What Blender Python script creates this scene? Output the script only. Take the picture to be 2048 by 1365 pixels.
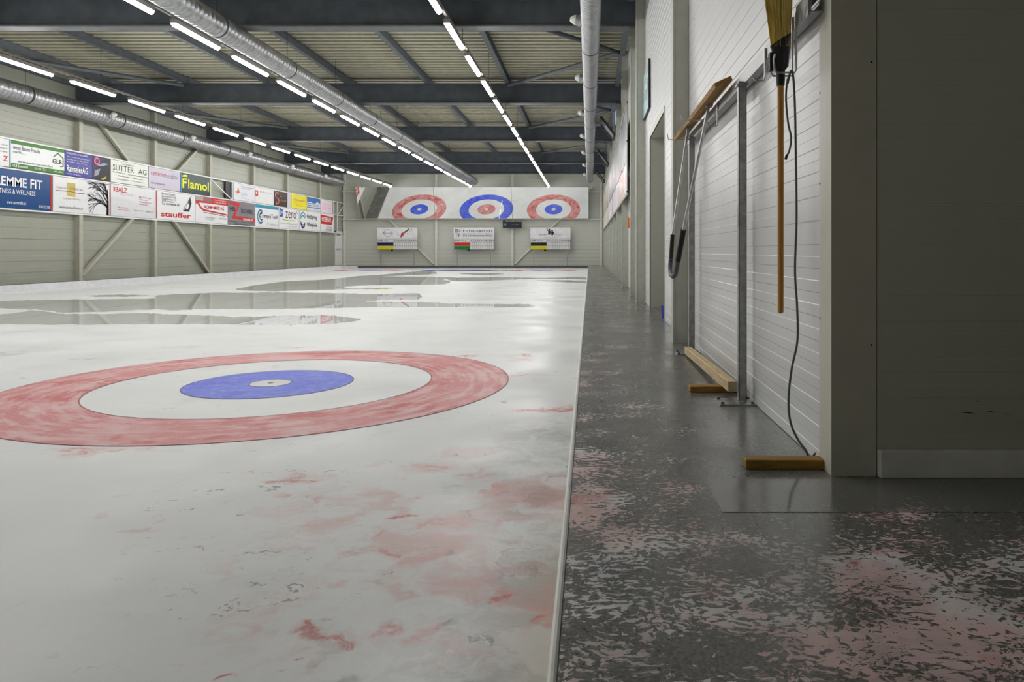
import bpy, bmesh, math, random
from mathutils import Vector, Matrix
R = math.radians
random.seed(7)
for o in list(bpy.data.objects): bpy.data.objects.remove(o)
scene = bpy.context.scene
C = scene.collection

# ------------------------------------------------------------------ camera, world, exposure
F, CX, CY, H = 1464.0, 1179.0, 502.5, 1.025          # focal length in pixels, principal point, eye height above the ice
FZ, HF = 0.15, 0.875                                  # floor level above the ice, eye height above the floor
cam_d = bpy.data.cameras.new('camera'); cam = bpy.data.objects.new('camera', cam_d); C.objects.link(cam)
cam.location = (0, 0, H); cam.rotation_euler = (R(90), 0, 0)
cam_d.sensor_width = 36; cam_d.lens = F/2048*36
cam_d.shift_x = (1024-CX)/2048; cam_d.shift_y = -(682.5-CY)/2048
cam_d.clip_start = 0.05; cam_d.clip_end = 200
scene.camera = cam
world = bpy.data.worlds.new('world'); scene.world = world; world.use_nodes = True
world.node_tree.nodes['Background'].inputs[0].default_value = (0.01, 0.011, 0.013, 1)
world.node_tree.nodes['Background'].inputs[1].default_value = 1.0
vs = scene.view_settings
vs.view_transform = 'Standard'; vs.look = 'None'; vs.gamma = 1; vs.use_curve_mapping = False
vs.exposure = 0.0
LAMP = 61.0                                           # radiance of the lit lamp covers
scene.cycles.max_bounces = 7; scene.cycles.diffuse_bounces = 4; scene.cycles.glossy_bounces = 4
scene.cycles.sample_clamp_indirect = 6; scene.cycles.adaptive_threshold = 0.025

# ------------------------------------------------------------------ node helpers
def srgb(r, g, b):
    f = lambda c: (c/255/12.92) if c/255 <= 0.04045 else ((c/255+0.055)/1.055)**2.4
    return (f(r), f(g), f(b), 1)
class NT:
    def __init__(s, name):
        s.m = bpy.data.materials.new(name); s.m.use_nodes = True
        s.t = s.m.node_tree; s.b = s.t.nodes['Principled BSDF']
    def n(s, typ, **kw):
        x = s.t.nodes.new(typ)
        for k, v in kw.items(): setattr(x, k, v)
        return x
    def put(s, sock, v):
        if isinstance(v, bpy.types.NodeSocket): s.t.links.new(v, sock)
        elif v is not None: sock.default_value = v
    def math(s, op, a, b=None, c=None, clamp=False):
        x = s.n('ShaderNodeMath', operation=op, use_clamp=clamp)
        s.put(x.inputs[0], a)
        if b is not None: s.put(x.inputs[1], b)
        if c is not None: s.put(x.inputs[2], c)
        return x.outputs[0]
    def vmath(s, op, a, b=None):
        x = s.n('ShaderNodeVectorMath', operation=op)
        s.put(x.inputs[0], a)
        if b is not None: s.put(x.inputs[1], b)
        return x.outputs['Value'] if op in ('LENGTH', 'DISTANCE', 'DOT_PRODUCT') else x.outputs[0]
    def coord(s, kind='Object'): return s.n('ShaderNodeTexCoord').outputs[kind]
    def noise(s, vec, scale=5, detail=3, rough=0.5, dist=0.0, out='Fac'):
        x = s.n('ShaderNodeTexNoise'); s.put(x.inputs['Vector'], vec)
        x.inputs['Scale'].default_value = scale; x.inputs['Detail'].default_value = detail
        x.inputs['Roughness'].default_value = rough; x.inputs['Distortion'].default_value = dist
        return x.outputs[out]
    def ramp(s, v, lo, hi, a=0.0, b=1.0, smooth=True):
        x = s.n('ShaderNodeMapRange', clamp=True)
        x.interpolation_type = 'SMOOTHSTEP' if smooth else 'LINEAR'
        s.put(x.inputs[0], v); s.put(x.inputs[1], lo); s.put(x.inputs[2], hi); s.put(x.inputs[3], a); s.put(x.inputs[4], b)
        return x.outputs[0]
    def mix(s, f, a, b):
        x = s.n('ShaderNodeMix', data_type='RGBA')
        s.put(x.inputs['Factor'], f); s.put(x.inputs[6], a); s.put(x.inputs[7], b)
        return x.outputs[2]
    def bump(s, h, strength=0.3, dist=0.01):
        x = s.n('ShaderNodeBump'); s.put(x.inputs['Height'], h)
        x.inputs['Strength'].default_value = strength; x.inputs['Distance'].default_value = dist
        s.t.links.new(x.outputs[0], s.b.inputs['Normal'])
    def set(s, **kw):
        for k, v in kw.items(): s.put(s.b.inputs[k.replace('_', ' ')], v)
        return s.m
    def sep(s, vec):
        x = s.n('ShaderNodeSeparateXYZ'); s.put(x.inputs[0], vec); return x.outputs
    def blob(s, vec, cx, cy, rx, ry, soft=0.6):      # soft elliptical patch, 1 inside, 0 outside
        d = s.vmath('SUBTRACT', vec, (cx, cy, 0)); d = s.vmath('DIVIDE', d, (rx, ry, 1e6))
        return s.ramp(s.vmath('LENGTH', d), 1.0, 1.0-soft)

PLAIN = {}
def plain(rgb, rough=0.5, metal=0.0, spec=0.5, var=0.06, scale=6.0):
    key = (tuple(rgb), rough, metal, spec, var, scale)
    if key in PLAIN: return PLAIN[key]
    k = NT('paint_%d' % len(PLAIN)); c = srgb(*rgb)
    n = k.noise(k.coord(), scale, 4)
    col = k.mix(k.ramp(n, 0.3, 0.7), tuple(x*(1-var) for x in c[:3])+(1,), tuple(min(1, x*(1+var)) for x in c[:3])+(1,))
    k.set(Base_Color=col, Roughness=rough, Metallic=metal); k.b.inputs['Specular IOR Level'].default_value = spec
    PLAIN[key] = k.m
    return k.m

# ------------------------------------------------------------------ mesh helpers
class MB:
    def __init__(s): s.v = []; s.f = []; s.smooth = False
    def add(s, vs_, fs):
        o = len(s.v); s.v += [tuple(p) for p in vs_]; s.f += [tuple(i+o for i in f) for f in fs]; return s
    def box(s, x0, y0, z0, x1, y1, z1):
        return s.add([(x0,y0,z0),(x1,y0,z0),(x1,y1,z0),(x0,y1,z0),(x0,y0,z1),(x1,y0,z1),(x1,y1,z1),(x0,y1,z1)],
                     [(0,3,2,1),(4,5,6,7),(0,1,5,4),(1,2,6,5),(2,3,7,6),(3,0,4,7)])
    def bar(s, a, b, w, h, up=(0,0,1)):              # rectangular bar from a to b
        a, b = Vector(a), Vector(b); d = (b-a).normalized(); sd = d.cross(Vector(up)).normalized(); u = sd.cross(d)
        P = []
        for c in (a, b):
            for i, j in ((-1,-1),(1,-1),(1,1),(-1,1)): P.append(c+sd*(i*w/2)+u*(j*h/2))
        return s.add(P, [(0,3,2,1),(4,5,6,7),(0,1,5,4),(1,2,6,5),(2,3,7,6),(3,0,4,7)])
    def tube(s, pts, r, n=8, cap=True):
        pts = [Vector(p) for p in pts]; rr = r if isinstance(r, (list, tuple)) else [r]*len(pts)
        rings = []; ref = None
        for i, p in enumerate(pts):
            d = (pts[min(i+1, len(pts)-1)]-pts[max(i-1, 0)]).normalized()
            if ref is None: ref = Vector((0,0,1)) if abs(d.z) < 0.9 else Vector((1,0,0))
            sd = d.cross(ref).normalized(); u = sd.cross(d).normalized(); ref = u
            rings.append([p+(sd*math.cos(2*math.pi*k/n)+u*math.sin(2*math.pi*k/n))*rr[i] for k in range(n)])
        V = [q for g in rings for q in g]; Fc = []
        for i in range(len(pts)-1):
            for k in range(n):
                Fc.append((i*n+k, i*n+(k+1) % n, (i+1)*n+(k+1) % n, (i+1)*n+k))
        if cap: Fc.append(tuple(range(n))[::-1]); Fc.append(tuple((len(pts)-1)*n+k for k in range(n)))
        s.smooth = True
        return s.add(V, Fc)
    def lathe(s, prof, origin, axis, n=16):          # prof: (distance along axis, radius)
        o, a = Vector(origin), Vector(axis).normalized()
        return s.tube([o+a*t for t, r in prof], [max(r, 1e-4) for t, r in prof], n)
    def profile(s, prof, a, b, axis):                # open profile of 2D points swept from a to b along axis
        n = len(prof); mk = {'x': lambda t, p: (t, p[0], p[1]), 'y': lambda t, p: (p[0], t, p[1]), 'z': lambda t, p: (p[0], p[1], t)}[axis]
        return s.add([mk(a, p) for p in prof]+[mk(b, p) for p in prof], [(i, i+1, n+i+1, n+i) for i in range(n-1)])
    def poly(s, pts, axis_fn):
        return s.add([axis_fn(p) for p in pts], [tuple(range(len(pts)))])
    def build(s, name, mat, parent=None, loc=None):
        me = bpy.data.meshes.new(name); me.from_pydata(s.v, [], s.f); me.update()
        if s.smooth:
            me.polygons.foreach_set('use_smooth', [True]*len(me.polygons))
            try: me.set_sharp_from_angle(angle=R(35))
            except Exception: pass
        o = bpy.data.objects.new(name, me); C.objects.link(o)
        if mat: me.materials.append(mat)
        if parent: o.parent = parent
        if loc: o.location = loc
        return o
def bevel(o, w, seg=2):
    bm = bmesh.new(); bm.from_mesh(o.data); bmesh.ops.remove_doubles(bm, verts=bm.verts, dist=1e-5)
    bmesh.ops.recalc_face_normals(bm, faces=bm.faces)
    bmesh.ops.bevel(bm, geom=bm.edges[:], offset=w, segments=seg, affect='EDGES', profile=0.6)
    bm.to_mesh(o.data); bm.free(); return o
def fixn(o):
    bm = bmesh.new(); bm.from_mesh(o.data); bmesh.ops.recalc_face_normals(bm, faces=bm.faces); bm.to_mesh(o.data); bm.free(); return o
def tag(o, label, cat, group=None, kind=None):
    o['label'] = label
    if cat: o['category'] = cat
    if group: o['group'] = group
    if kind: o['kind'] = kind
    return o
def thing(name, label, cat, loc=(0,0,0), rz=0.0, group=None):
    o = bpy.data.objects.new(name, None); C.objects.link(o); o.location = loc; o.rotation_euler = (0,0,rz); o.empty_display_size = 0.1
    return tag(o, label, cat, group)
def struct(o, label=None):
    o['kind'] = 'structure'
    if label: o['label'] = label
    return o
def setting(name, label):
    o = bpy.data.objects.new(name, None); C.objects.link(o); o['kind'] = 'structure'; o['label'] = label; return o
def inst(src, parent, loc=None, name=None):
    c = src.copy(); C.objects.link(c); c.parent = parent
    if loc is not None: c.location = loc
    return c
ORD = ['zeroth','first','second','third','fourth','fifth','sixth','seventh','eighth','ninth','tenth','eleventh','twelfth','thirteenth','fourteenth','fifteenth','sixteenth','seventeenth','eighteenth','nineteenth','twentieth']
def ice_xy(px, py):
    Y = F*H/(py-CY); return ((px-CX)*Y/F, Y)
def flo_xy(px, py):
    Y = F*HF/(py-CY); return ((px-CX)*Y/F, Y)

# ------------------------------------------------------------------ dimensions of the hall
XL, XR, YF, YB = -15.1, 0.944, 44.8, -4.0            # left wall, right wall, far wall, rear wall
IXL, IXR, IY0, IY1 = -14.2, -0.085, -0.1, 41.9       # ice pit
TEE_N, TEE_F = 5.67, 39.0
SHEETS = [(-2.47), (-7.09), (-11.71)]
ZB, ZT, ZD = 5.34, 5.92, 6.12                        # beam underside, beam top, deck underside
ZTOP = 6.34

# ------------------------------------------------------------------ materials
def mat_ice(near_zone=True):
    k = NT('ice' if near_zone else 'ice_far'); P = k.coord(); s3 = k.sep(P)
    warp = k.vmath('ADD', P, k.vmath('MULTIPLY', k.vmath('SUBTRACT', k.noise(P, 5, 4, 0.6, out='Color'), (0.5,0.5,0.5)), (0.5,0.35,0)))
    base = k.mix(k.ramp(k.noise(P, 0.8, 4), 0.3, 0.75), (0.76,0.77,0.77,1), (0.83,0.84,0.84,1))
    # soft grey damp patches
    soft = k.math('MULTIPLY', k.ramp(k.noise(P, 1.6, 5, 0.62), 0.52, 0.72), 0.28)
    base = k.mix(soft, base, (0.46,0.47,0.47,1))
    if not near_zone:
        k.set(Base_Color=base, Roughness=k.ramp(k.noise(P, 1.2, 4), 0.3, 0.7, 0.28, 0.5)); k.b.inputs['Specular IOR Level'].default_value = 0.35
        return k.m
    edge = k.ramp(s3[0], -0.75, -0.15)
    near = k.ramp(s3[1], 5.2, 3.6)
    g2 = k.math('MULTIPLY', k.math('MULTIPLY', edge, near), k.ramp(k.noise(warp, 3.0, 6, 0.65), 0.4, 0.62))
    base = k.mix(k.math('MULTIPLY', g2, 0.62), base, (0.33,0.34,0.33,1))
    yel = k.math('MULTIPLY', k.math('MULTIPLY', k.ramp(s3[0], -0.28, -0.1), k.ramp(s3[1], 2.9, 2.2)), 0.45)
    base = k.mix(yel, base, (0.55,0.46,0.33,1))
    # pink and red paint smeared near the edge of the pit
    sm = k.noise(warp, 2.2, 6, 0.62)
    zone = k.math('MULTIPLY', k.ramp(s3[0], -2.0, -0.5), k.math('MULTIPLY', k.ramp(s3[1], 4.6, 2.9), k.ramp(s3[1], 1.5, 2.1)))
    pk = k.math('MULTIPLY', k.ramp(k.math('ADD', sm, k.math('MULTIPLY', zone, 0.17)), 0.60, 0.77), zone)
    base = k.mix(k.math('MULTIPLY', pk, 0.6), base, (0.68,0.30,0.27,1))
    fine = k.noise(warp, 9, 6, 0.7)
    pat = k.noise(warp, 4, 4, 0.6)
    acc = None
    blobs = [(600,958,55,14,.9),(565,985,40,5,.9),(635,1002,18,14,.8),(630,1045,60,22,.5),(560,1112,40,22,.7),(690,1170,28,14,1.1),(640,1278,75,20,.95),(620,1262,24,10,1.1),(665,1290,40,8,1.2),(490,1340,12,16,1.1),
             (835,993,16,9,1.1),(760,1105,70,14,.95),(830,1118,60,16,.9),(920,1045,130,40,.7),(960,945,24,26,.9),(1000,978,34,10,.9),(1005,1180,26,28,1.1),(1065,1228,28,30,1.05),
             (1085,1190,30,24,.6),(785,1250,26,40,.75),(850,1278,60,24,.65),(860,935,60,14,.7),(760,925,30,14,.6),(800,1185,40,20,.7),(700,1135,50,18,.6),(780,1072,20,8,1.0),(790,1035,22,10,.9),
             (210,1038,16,5,.9),(280,1055,24,9,.5),(150,905,90,14,.95),(250,898,120,8,.9),(1080,822,70,7,1.25),(1130,812,24,12,1.2),(930,712,70,4,.9),(1040,712,60,7,.9),(1050,720,36,5,.7),
             (600,695,60,2,.9),(1060,752,60,3,.8),(965,905,60,16,.6),(880,915,50,18,.55),(1010,805,10,4,1.0),(620,1325,60,26,.5),(1050,1110,50,60,.45),(940,1175,60,40,.35),(20,905,60,10,.5)]
    for (px, py, rx, ry, w) in blobs:
        x, y = ice_xy(px, py); wx = rx*y/F; wy = y*y/(F*H)*ry
        b = k.math('MULTIPLY', k.blob(warp, x, y, wx*1.25+0.02, wy*1.25+0.02, 0.95), w)
        acc = b if acc is None else k.math('MAXIMUM', acc, b)
    red = k.math('MULTIPLY', acc, k.math('ADD', k.math('MULTIPLY', k.ramp(pat, 0.30, 0.60), 0.65), k.math('MULTIPLY', k.ramp(fine, 0.40, 0.62), 0.5)))
    base = k.mix(k.math('MULTIPLY', k.ramp(red, 0.1, 0.8), 0.5), base, (0.70,0.30,0.27,1))
    base = k.mix(k.math('MULTIPLY', k.math('MULTIPLY', k.ramp(red, 0.5, 0.95), k.ramp(fine, 0.42, 0.6)), 0.85), base, (0.58,0.09,0.075,1))
    spk = k.math('MULTIPLY', k.ramp(k.noise(k.vmath('MULTIPLY', warp, (5, 9, 1)), 2.4, 5, 0.7), 0.60, 0.68), k.ramp(k.noise(P, 0.9, 3), 0.44, 0.60))
    spk = k.math('MULTIPLY', spk, k.math('MULTIPLY', k.ramp(s3[0], -3.2, -1.0), k.ramp(s3[1], 8.5, 5.5)))
    base = k.mix(k.math('MULTIPLY', spk, 0.42), base, (0.62,0.30,0.27,1))
    # thin dark scuffs
    st = k.vmath('MULTIPLY', warp, (6, 13, 1))
    sc = k.math('MULTIPLY', k.ramp(k.noise(st, 1.3, 5, 0.65), 0.61, 0.67), k.ramp(k.noise(P, 1.1, 2), 0.46, 0.62))
    sc = k.math('MULTIPLY', sc, k.ramp(s3[1], 9.5, 5))
    base = k.mix(k.math('MULTIPLY', sc, 0.75), base, (0.16,0.165,0.16,1))
    # drag marks and grey patches
    gacc = None
    for (px, py, rx, ry, w) in [(10,708,55,8,.8),(90,700,70,5,.4),(180,718,50,2,.9),(360,694,40,2,.5),(640,1275,60,24,.35),(600,1320,40,30,.6),(700,1370,60,20,.8),(990,1290,10,9,1.2),(895,1262,40,7,1),
                            (1030,1120,10,40,.8),(1080,985,40,24,.6),(1110,880,30,40,.7),(1120,930,20,30,.7),(1060,860,40,12,.5),(900,975,40,6,.6),(870,1115,16,8,.9),(790,1165,24,5,1),(925,1030,24,10,.8),(1035,984,16,6,.9),(850,1215,30,20,.4)]:
        x, y = ice_xy(px, py); wx = rx*y/F; wy = y*y/(F*H)*ry
        b = k.math('MULTIPLY', k.blob(warp, x, y, wx*1.2, wy*1.2+0.015, 0.9), w)
        gacc = b if gacc is None else k.math('MAXIMUM', gacc, b)
    base = k.mix(k.math('MULTIPLY', k.math('MULTIPLY', gacc, k.ramp(fine, 0.38, 0.6)), 0.6), base, (0.17,0.18,0.17,1))
    rough = k.ramp(k.noise(P, 1.2, 4), 0.3, 0.7, 0.28, 0.5)
    k.set(Base_Color=base, Roughness=rough); k.b.inputs['Specular IOR Level'].default_value = 0.35
    k.bump(k.math('ADD', k.noise(P, 60, 3), k.math('MULTIPLY', fine, 1.5)), 0.16, 0.004)
    return k.m
def mat_ring(col, deep, light, name, lf=0.5):
    k = NT(name); P = k.coord('Object'); s3 = k.sep(P)
    off = k.n('ShaderNodeObjectInfo').outputs['Location']
    Q = k.vmath('ADD', P, k.vmath('MULTIPLY', off, (0.37, 0.53, 0)))
    w = k.vmath('ADD', Q, k.vmath('MULTIPLY', k.vmath('SUBTRACT', k.noise(Q, 3, 3, out='Color'), (0.5,0.5,0.5)), (0.35,0.35,0)))
    cmb = k.n('ShaderNodeCombineXYZ'); k.put(cmb.inputs[0], k.math('MULTIPLY', k.math('ARCTAN2', s3[1], s3[0]), 2.2)); k.put(cmb.inputs[1], k.math('MULTIPLY', k.vmath('LENGTH', P), 9.0))
    pol = k.vmath('ADD', cmb.outputs[0], k.vmath('MULTIPLY', w, (0.5, 0.5, 0)))
    stroke = k.noise(pol, 1.5, 5, 0.62)                # brush strokes that follow the ring
    blot = k.noise(w, 1.9, 6, 0.62)                    # blotches of pigment
    v = k.math('ADD', k.math('MULTIPLY', stroke, 0.55), k.math('MULTIPLY', blot, 0.45))
    c = k.mix(k.ramp(v, 0.40, 0.56), light, col)
    c = k.mix(k.math('MULTIPLY', k.ramp(k.noise(k.vmath('ADD', w, (4, 9, 0)), 2.3, 5, 0.62), 0.50, 0.62), k.ramp(stroke, 0.36, 0.56)), c, deep)
    grain = k.noise(Q, 70, 3, 0.7); flake = k.noise(k.vmath('MULTIPLY', w, (7, 15, 1)), 2.0, 4, 0.7)
    c = k.mix(k.math('MULTIPLY', k.ramp(flake, 0.55, 0.68), lf), c, (0.74,0.70,0.69,1))
    c = k.mix(k.math('MULTIPLY', k.ramp(grain, 0.50, 0.70), lf*0.45), c, (0.76,0.74,0.73,1))
    k.set(Base_Color=c, Roughness=0.42); k.b.inputs['Specular IOR Level'].default_value = 0.3
    k.bump(grain, 0.12, 0.003)
    return k.m
def mat_floor(name='floor', clean=False):
    k = NT(name); P = k.coord(); s3 = k.sep(P)
    base = k.mix(k.ramp(k.noise(P, 130, 2), 0.35, 0.65), (0.10,0.10,0.092,1), (0.20,0.20,0.186,1))
    base = k.mix(k.math('MULTIPLY', k.ramp(k.noise(P, 1.4, 4), 0.4, 0.7), 0.35), base, (0.16,0.16,0.15,1))
    base = k.mix(k.ramp(k.noise(P, 70, 1), 0.70, 0.76), base, (0.02,0.02,0.02,1))
    w = k.vmath('ADD', P, k.vmath('MULTIPLY', k.vmath('SUBTRACT', k.noise(P, 6, 3, 0.6, out='Color'), (0.5,0.5,0.5)), (0.16,0.09,0)))
    big = k.noise(w, 2.0, 4, 0.6); mid = k.noise(k.vmath('ADD', w, (3,9,0)), 5.0, 4, 0.6)
    sml = k.noise(k.vmath('MULTIPLY', w, (1.0, 1.3, 1)), 46, 5, 0.6, 0.35)      # flakes
    near = k.ramp(s3[1], 2.75, 2.2)
    edge = k.math('MULTIPLY', k.ramp(s3[0], 0.70, 0.08), k.ramp(s3[1], 9.5, 3.0, 0.0, 0.8))
    far = k.math('MULTIPLY', k.ramp(s3[0], 0.9, 0.2), k.ramp(s3[1], 34, 8, 0.25, 0.34))
    zone = k.math('MAXIMUM', k.math('MULTIPLY', near, k.ramp(s3[0], 1.9, 0.9, 0.8, 1.0)), k.math('MAXIMUM', edge, far))
    dens = k.math('ADD', k.math('MULTIPLY', k.math('SUBTRACT', big, 0.5), 1.0), k.math('MULTIPLY', k.math('SUBTRACT', mid, 0.5), 0.75))
    dens = k.math('ADD', dens, k.math('MULTIPLY', k.math('SUBTRACT', zone, 1.08), 0.36))
    for (px, py, rx, ry, q) in [(1250,1075,110,60,.20),(1250,1190,90,55,.18),(1640,1140,220,55,.16),(1900,1190,190,60,.16),(1790,1290,240,50,.12),(1190,985,70,45,.18),(1480,1010,260,24,.10),(1220,1300,100,26,.14),(1370,1150,40,24,.16),
                               (1470,1140,90,45,-.18),(1400,1310,170,50,-.20),(1880,1060,180,22,-.16),(1330,1130,40,40,-.12),(1170,1150,30,40,-.1)]:
        x, y = flo_xy(px, py); dens = k.math('ADD', dens, k.math('MULTIPLY', k.blob(w, x, y, rx*y/F*1.15, y*y/(F*HF)*ry*1.15, 0.8), q*0.75))
    m = k.math('MULTIPLY', k.ramp(k.math('ADD', k.math('MULTIPLY_ADD', sml, 1.7, -0.35), dens), 0.50, 0.57), k.ramp(zone, 0.02, 0.2))
    hue = k.noise(P, 2.1, 4, 0.6)
    colr = k.mix(k.ramp(hue, 0.42, 0.58), (0.76,0.75,0.75,1), (0.76,0.55,0.54,1))
    colr = k.mix(k.math('MULTIPLY', k.ramp(k.noise(P, 4.5, 4), 0.56, 0.72), 0.8), colr, (0.66,0.30,0.27,1))
    colr = k.mix(k.math('MULTIPLY', k.ramp(k.noise(P, 7.5, 3), 0.68, 0.76), near), colr, (0.52,0.06,0.05,1))
    colr = k.mix(k.math('MULTIPLY', k.ramp(k.noise(k.vmath('ADD', P, (7,3,0)), 2.2, 3), 0.62, 0.7), 0.5), colr, (0.36,0.37,0.48,1))
    c = k.mix(k.math('MULTIPLY', m, k.ramp(mid, 0.3, 0.65, 0.55, 0.95)), base, colr)
    if clean: c = k.mix(0.6, c, (0.16,0.16,0.148,1)); r = k.ramp(k.noise(P, 4, 4), 0.3, 0.7, 0.10, 0.22)
    else: r = k.math('ADD', k.ramp(k.noise(P, 2.2, 4), 0.3, 0.7, 0.20, 0.34), k.math('MULTIPLY', m, 0.35))
    k.set(Base_Color=c, Roughness=r); k.b.inputs['Specular IOR Level'].default_value = 0.5
    if not clean: k.bump(k.math('ADD', k.math('MULTIPLY', m, 1.5), k.math('MULTIPLY', k.noise(P, 160, 2), 0.2)), 0.2, 0.004)
    return k.m
def mat_wood(name, a, b, sc=(6, 60, 60)):
    k = NT(name); P = k.coord()
    q = k.vmath('MULTIPLY', P, sc)
    n = k.noise(q, 1.0, 5, 0.6, 1.2)
    c = k.mix(k.ramp(n, 0.35, 0.65), srgb(*a), srgb(*b))
    c = k.mix(k.math('MULTIPLY', k.ramp(k.noise(P, 9, 3), 0.6, 0.72), 0.5), c, tuple(x*0.5 for x in srgb(*a)[:3])+(1,))
    k.set(Base_Color=c, Roughness=0.6); k.bump(n, 0.15, 0.003); return k.m
def mat_galv(name, v=0.55, rough=0.35, sp=18, var=0.25):
    k = NT(name); P = k.coord()
    n = k.noise(P, sp, 5, 0.6)
    c = k.mix(k.ramp(n, 0.3, 0.7), (v*(1-var),v*(1-var)*1.01,v*(1-var)*1.02,1), (v*(1+var),v*(1+var)*1.01,v*(1+var)*1.02,1))
    k.set(Base_Color=c, Metallic=0.85, Roughness=k.ramp(n, 0.3, 0.7, rough*0.8, rough*1.25)); return k.m
def mat_duct():
    k = NT('spiral_duct'); P = k.coord(); n = k.noise(P, 9, 4)
    c = k.mix(k.ramp(n, 0.3, 0.7), (0.36,0.37,0.38,1), (0.50,0.51,0.52,1))
    k.set(Base_Color=c, Metallic=0.9, Roughness=k.ramp(n, 0.3, 0.7, 0.32, 0.46)); return k.m
def mat_emit(name, col, st):
    k = NT(name); n = k.noise(k.coord(), 3, 2)
    k.set(Base_Color=(0.8,0.8,0.8,1) if st > 1 else (0.02,0.03,0.05,1), Emission_Color=k.mix(n, col, tuple(x*0.97 for x in col[:3])+(1,)), Emission_Strength=st); return k.m
def mat_mirror():
    k = NT('mirror'); n = k.noise(k.coord(), 1.3, 4)
    k.set(Base_Color=k.mix(k.ramp(n, 0.3, 0.7), (0.80,0.81,0.80,1), (0.86,0.87,0.86,1)), Metallic=1.0, Roughness=0.015); return k.m
def mat_water():                                      # clear film: Fresnel reflection over what lies below
    k = NT('melt_water'); P = k.coord(); t = k.t
    fr = k.n('ShaderNodeFresnel'); fr.inputs['IOR'].default_value = 1.42
    gl = k.n('ShaderNodeBsdfGlossy'); gl.inputs['Roughness'].default_value = 0.015; gl.inputs['Color'].default_value = (0.97, 0.97, 0.97, 1)
    tr = k.n('ShaderNodeBsdfTransparent')
    k.put(tr.inputs['Color'], k.mix(k.ramp(k.noise(P, 0.7, 3), 0.3, 0.7), (0.97,0.975,0.975,1), (1,1,1,1)))
    bp = k.n('ShaderNodeBump'); k.put(bp.inputs['Height'], k.noise(P, 1.2, 2)); bp.inputs['Strength'].default_value = 0.02; bp.inputs['Distance'].default_value = 0.002
    t.links.new(bp.outputs[0], gl.inputs['Normal'])
    mx = k.n('ShaderNodeMixShader'); gm = k.n('ShaderNodeNewGeometry'); t.links.new(k.math('MULTIPLY', fr.outputs[0], k.math('SUBTRACT', 1.0, gm.outputs['Backfacing'])), mx.inputs[0]); t.links.new(tr.outputs[0], mx.inputs[1]); t.links.new(gl.outputs[0], mx.inputs[2])
    out = [n for n in t.nodes if n.type == 'OUTPUT_MATERIAL'][0]; t.links.new(mx.outputs[0], out.inputs['Surface']); t.nodes.remove(k.b)
    return k.m
def mat_wall(name, rgb, dirt=0.07, rough=0.35):
    k = NT(name); P = k.coord(); c = srgb(*rgb)
    n = k.noise(k.vmath('MULTIPLY', P, (1,1,0.5)), 1.3, 5, 0.6)
    col = k.mix(k.ramp(n, 0.3, 0.75), tuple(x*(1-dirt) for x in c[:3])+(1,), c)
    k.set(Base_Color=col, Roughness=rough); k.b.inputs['Specular IOR Level'].default_value = 0.5
    return k.m

M_ICE = mat_ice(); M_ICEF = mat_ice(False); M_FLOOR = mat_floor(); M_PLATE = mat_floor('floor_plate', True)
M_RED = mat_ring(srgb(210,112,112), srgb(196,58,58), srgb(224,176,176), 'red_paint', 0.4)
M_BLUE = mat_ring(srgb(46,78,226), srgb(36,60,218), srgb(84,114,232), 'blue_paint', 0.36)
M_BUTTON = plain((222,222,218), 0.45)
M_LINE = plain((158,52,56), 0.5); M_LINEB = plain((44,56,150), 0.5)
M_WATER = mat_water(); M_MIRROR = mat_mirror()
M_WALLW = mat_wall('white_cladding', (216,217,217), 0.08, 0.32)
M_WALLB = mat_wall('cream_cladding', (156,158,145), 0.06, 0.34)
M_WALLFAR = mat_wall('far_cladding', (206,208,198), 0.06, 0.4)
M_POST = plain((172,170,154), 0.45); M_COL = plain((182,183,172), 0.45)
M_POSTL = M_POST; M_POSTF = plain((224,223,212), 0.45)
M_TRIM = plain((198,196,182), 0.4, var=0.03)
M_PANELG = mat_wall('grey_cladding', (196,196,184), 0.08, 0.4)
M_WHITE = plain((228,228,226), 0.4); M_KERB = plain((215,215,218), 0.45)
M_BEAM = plain((78,84,90), 0.5, 0.0, var=0.16, scale=3); M_PURLIN = plain((92,97,102), 0.5, var=0.12)
M_FLANGE = plain((100,104,108), 0.5, var=0.1)
M_DECK = plain((178,175,154), 0.5, var=0.08)
M_DUCT = mat_duct(); M_GALV = mat_galv('galvanised', 0.36, 0.42); M_GALVL = mat_galv('galvanised_light', 0.55, 0.35)
M_ROD = mat_galv('rod_steel', 0.5, 0.4)
M_LAMP = mat_emit('lit_cover', (1.0, 0.993, 0.972, 1), LAMP); M_LAMP.cycles.emission_sampling = 'FRONT'
M_HOUSING = plain((128,126,120), 0.45); M_BLACK = plain((18,18,19), 0.5); M_DARK = plain((44,46,48), 0.5)
M_WOODB = mat_wood('old_board', (134,96,26), (178,136,52), (60, 5, 60))
M_WOODL = mat_wood('pale_lumber', (196,172,130), (216,194,152), (40, 4, 40))
M_WOODD = mat_wood('brown_lumber', (136,98,28), (170,130,52), (5, 60, 60))
M_HANDLE = mat_wood('broom_handle', (172,120,42), (200,150,66), (70, 70, 5))
M_TAPE = plain((92,90,94), 0.55); M_RUBBER = plain((14,14,15), 0.6)
M_ORANGE = plain((232,112,20), 0.45); M_BLUEP = plain((28,36,170), 0.4)
M_CABLE = plain((92,98,96), 0.5)

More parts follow.
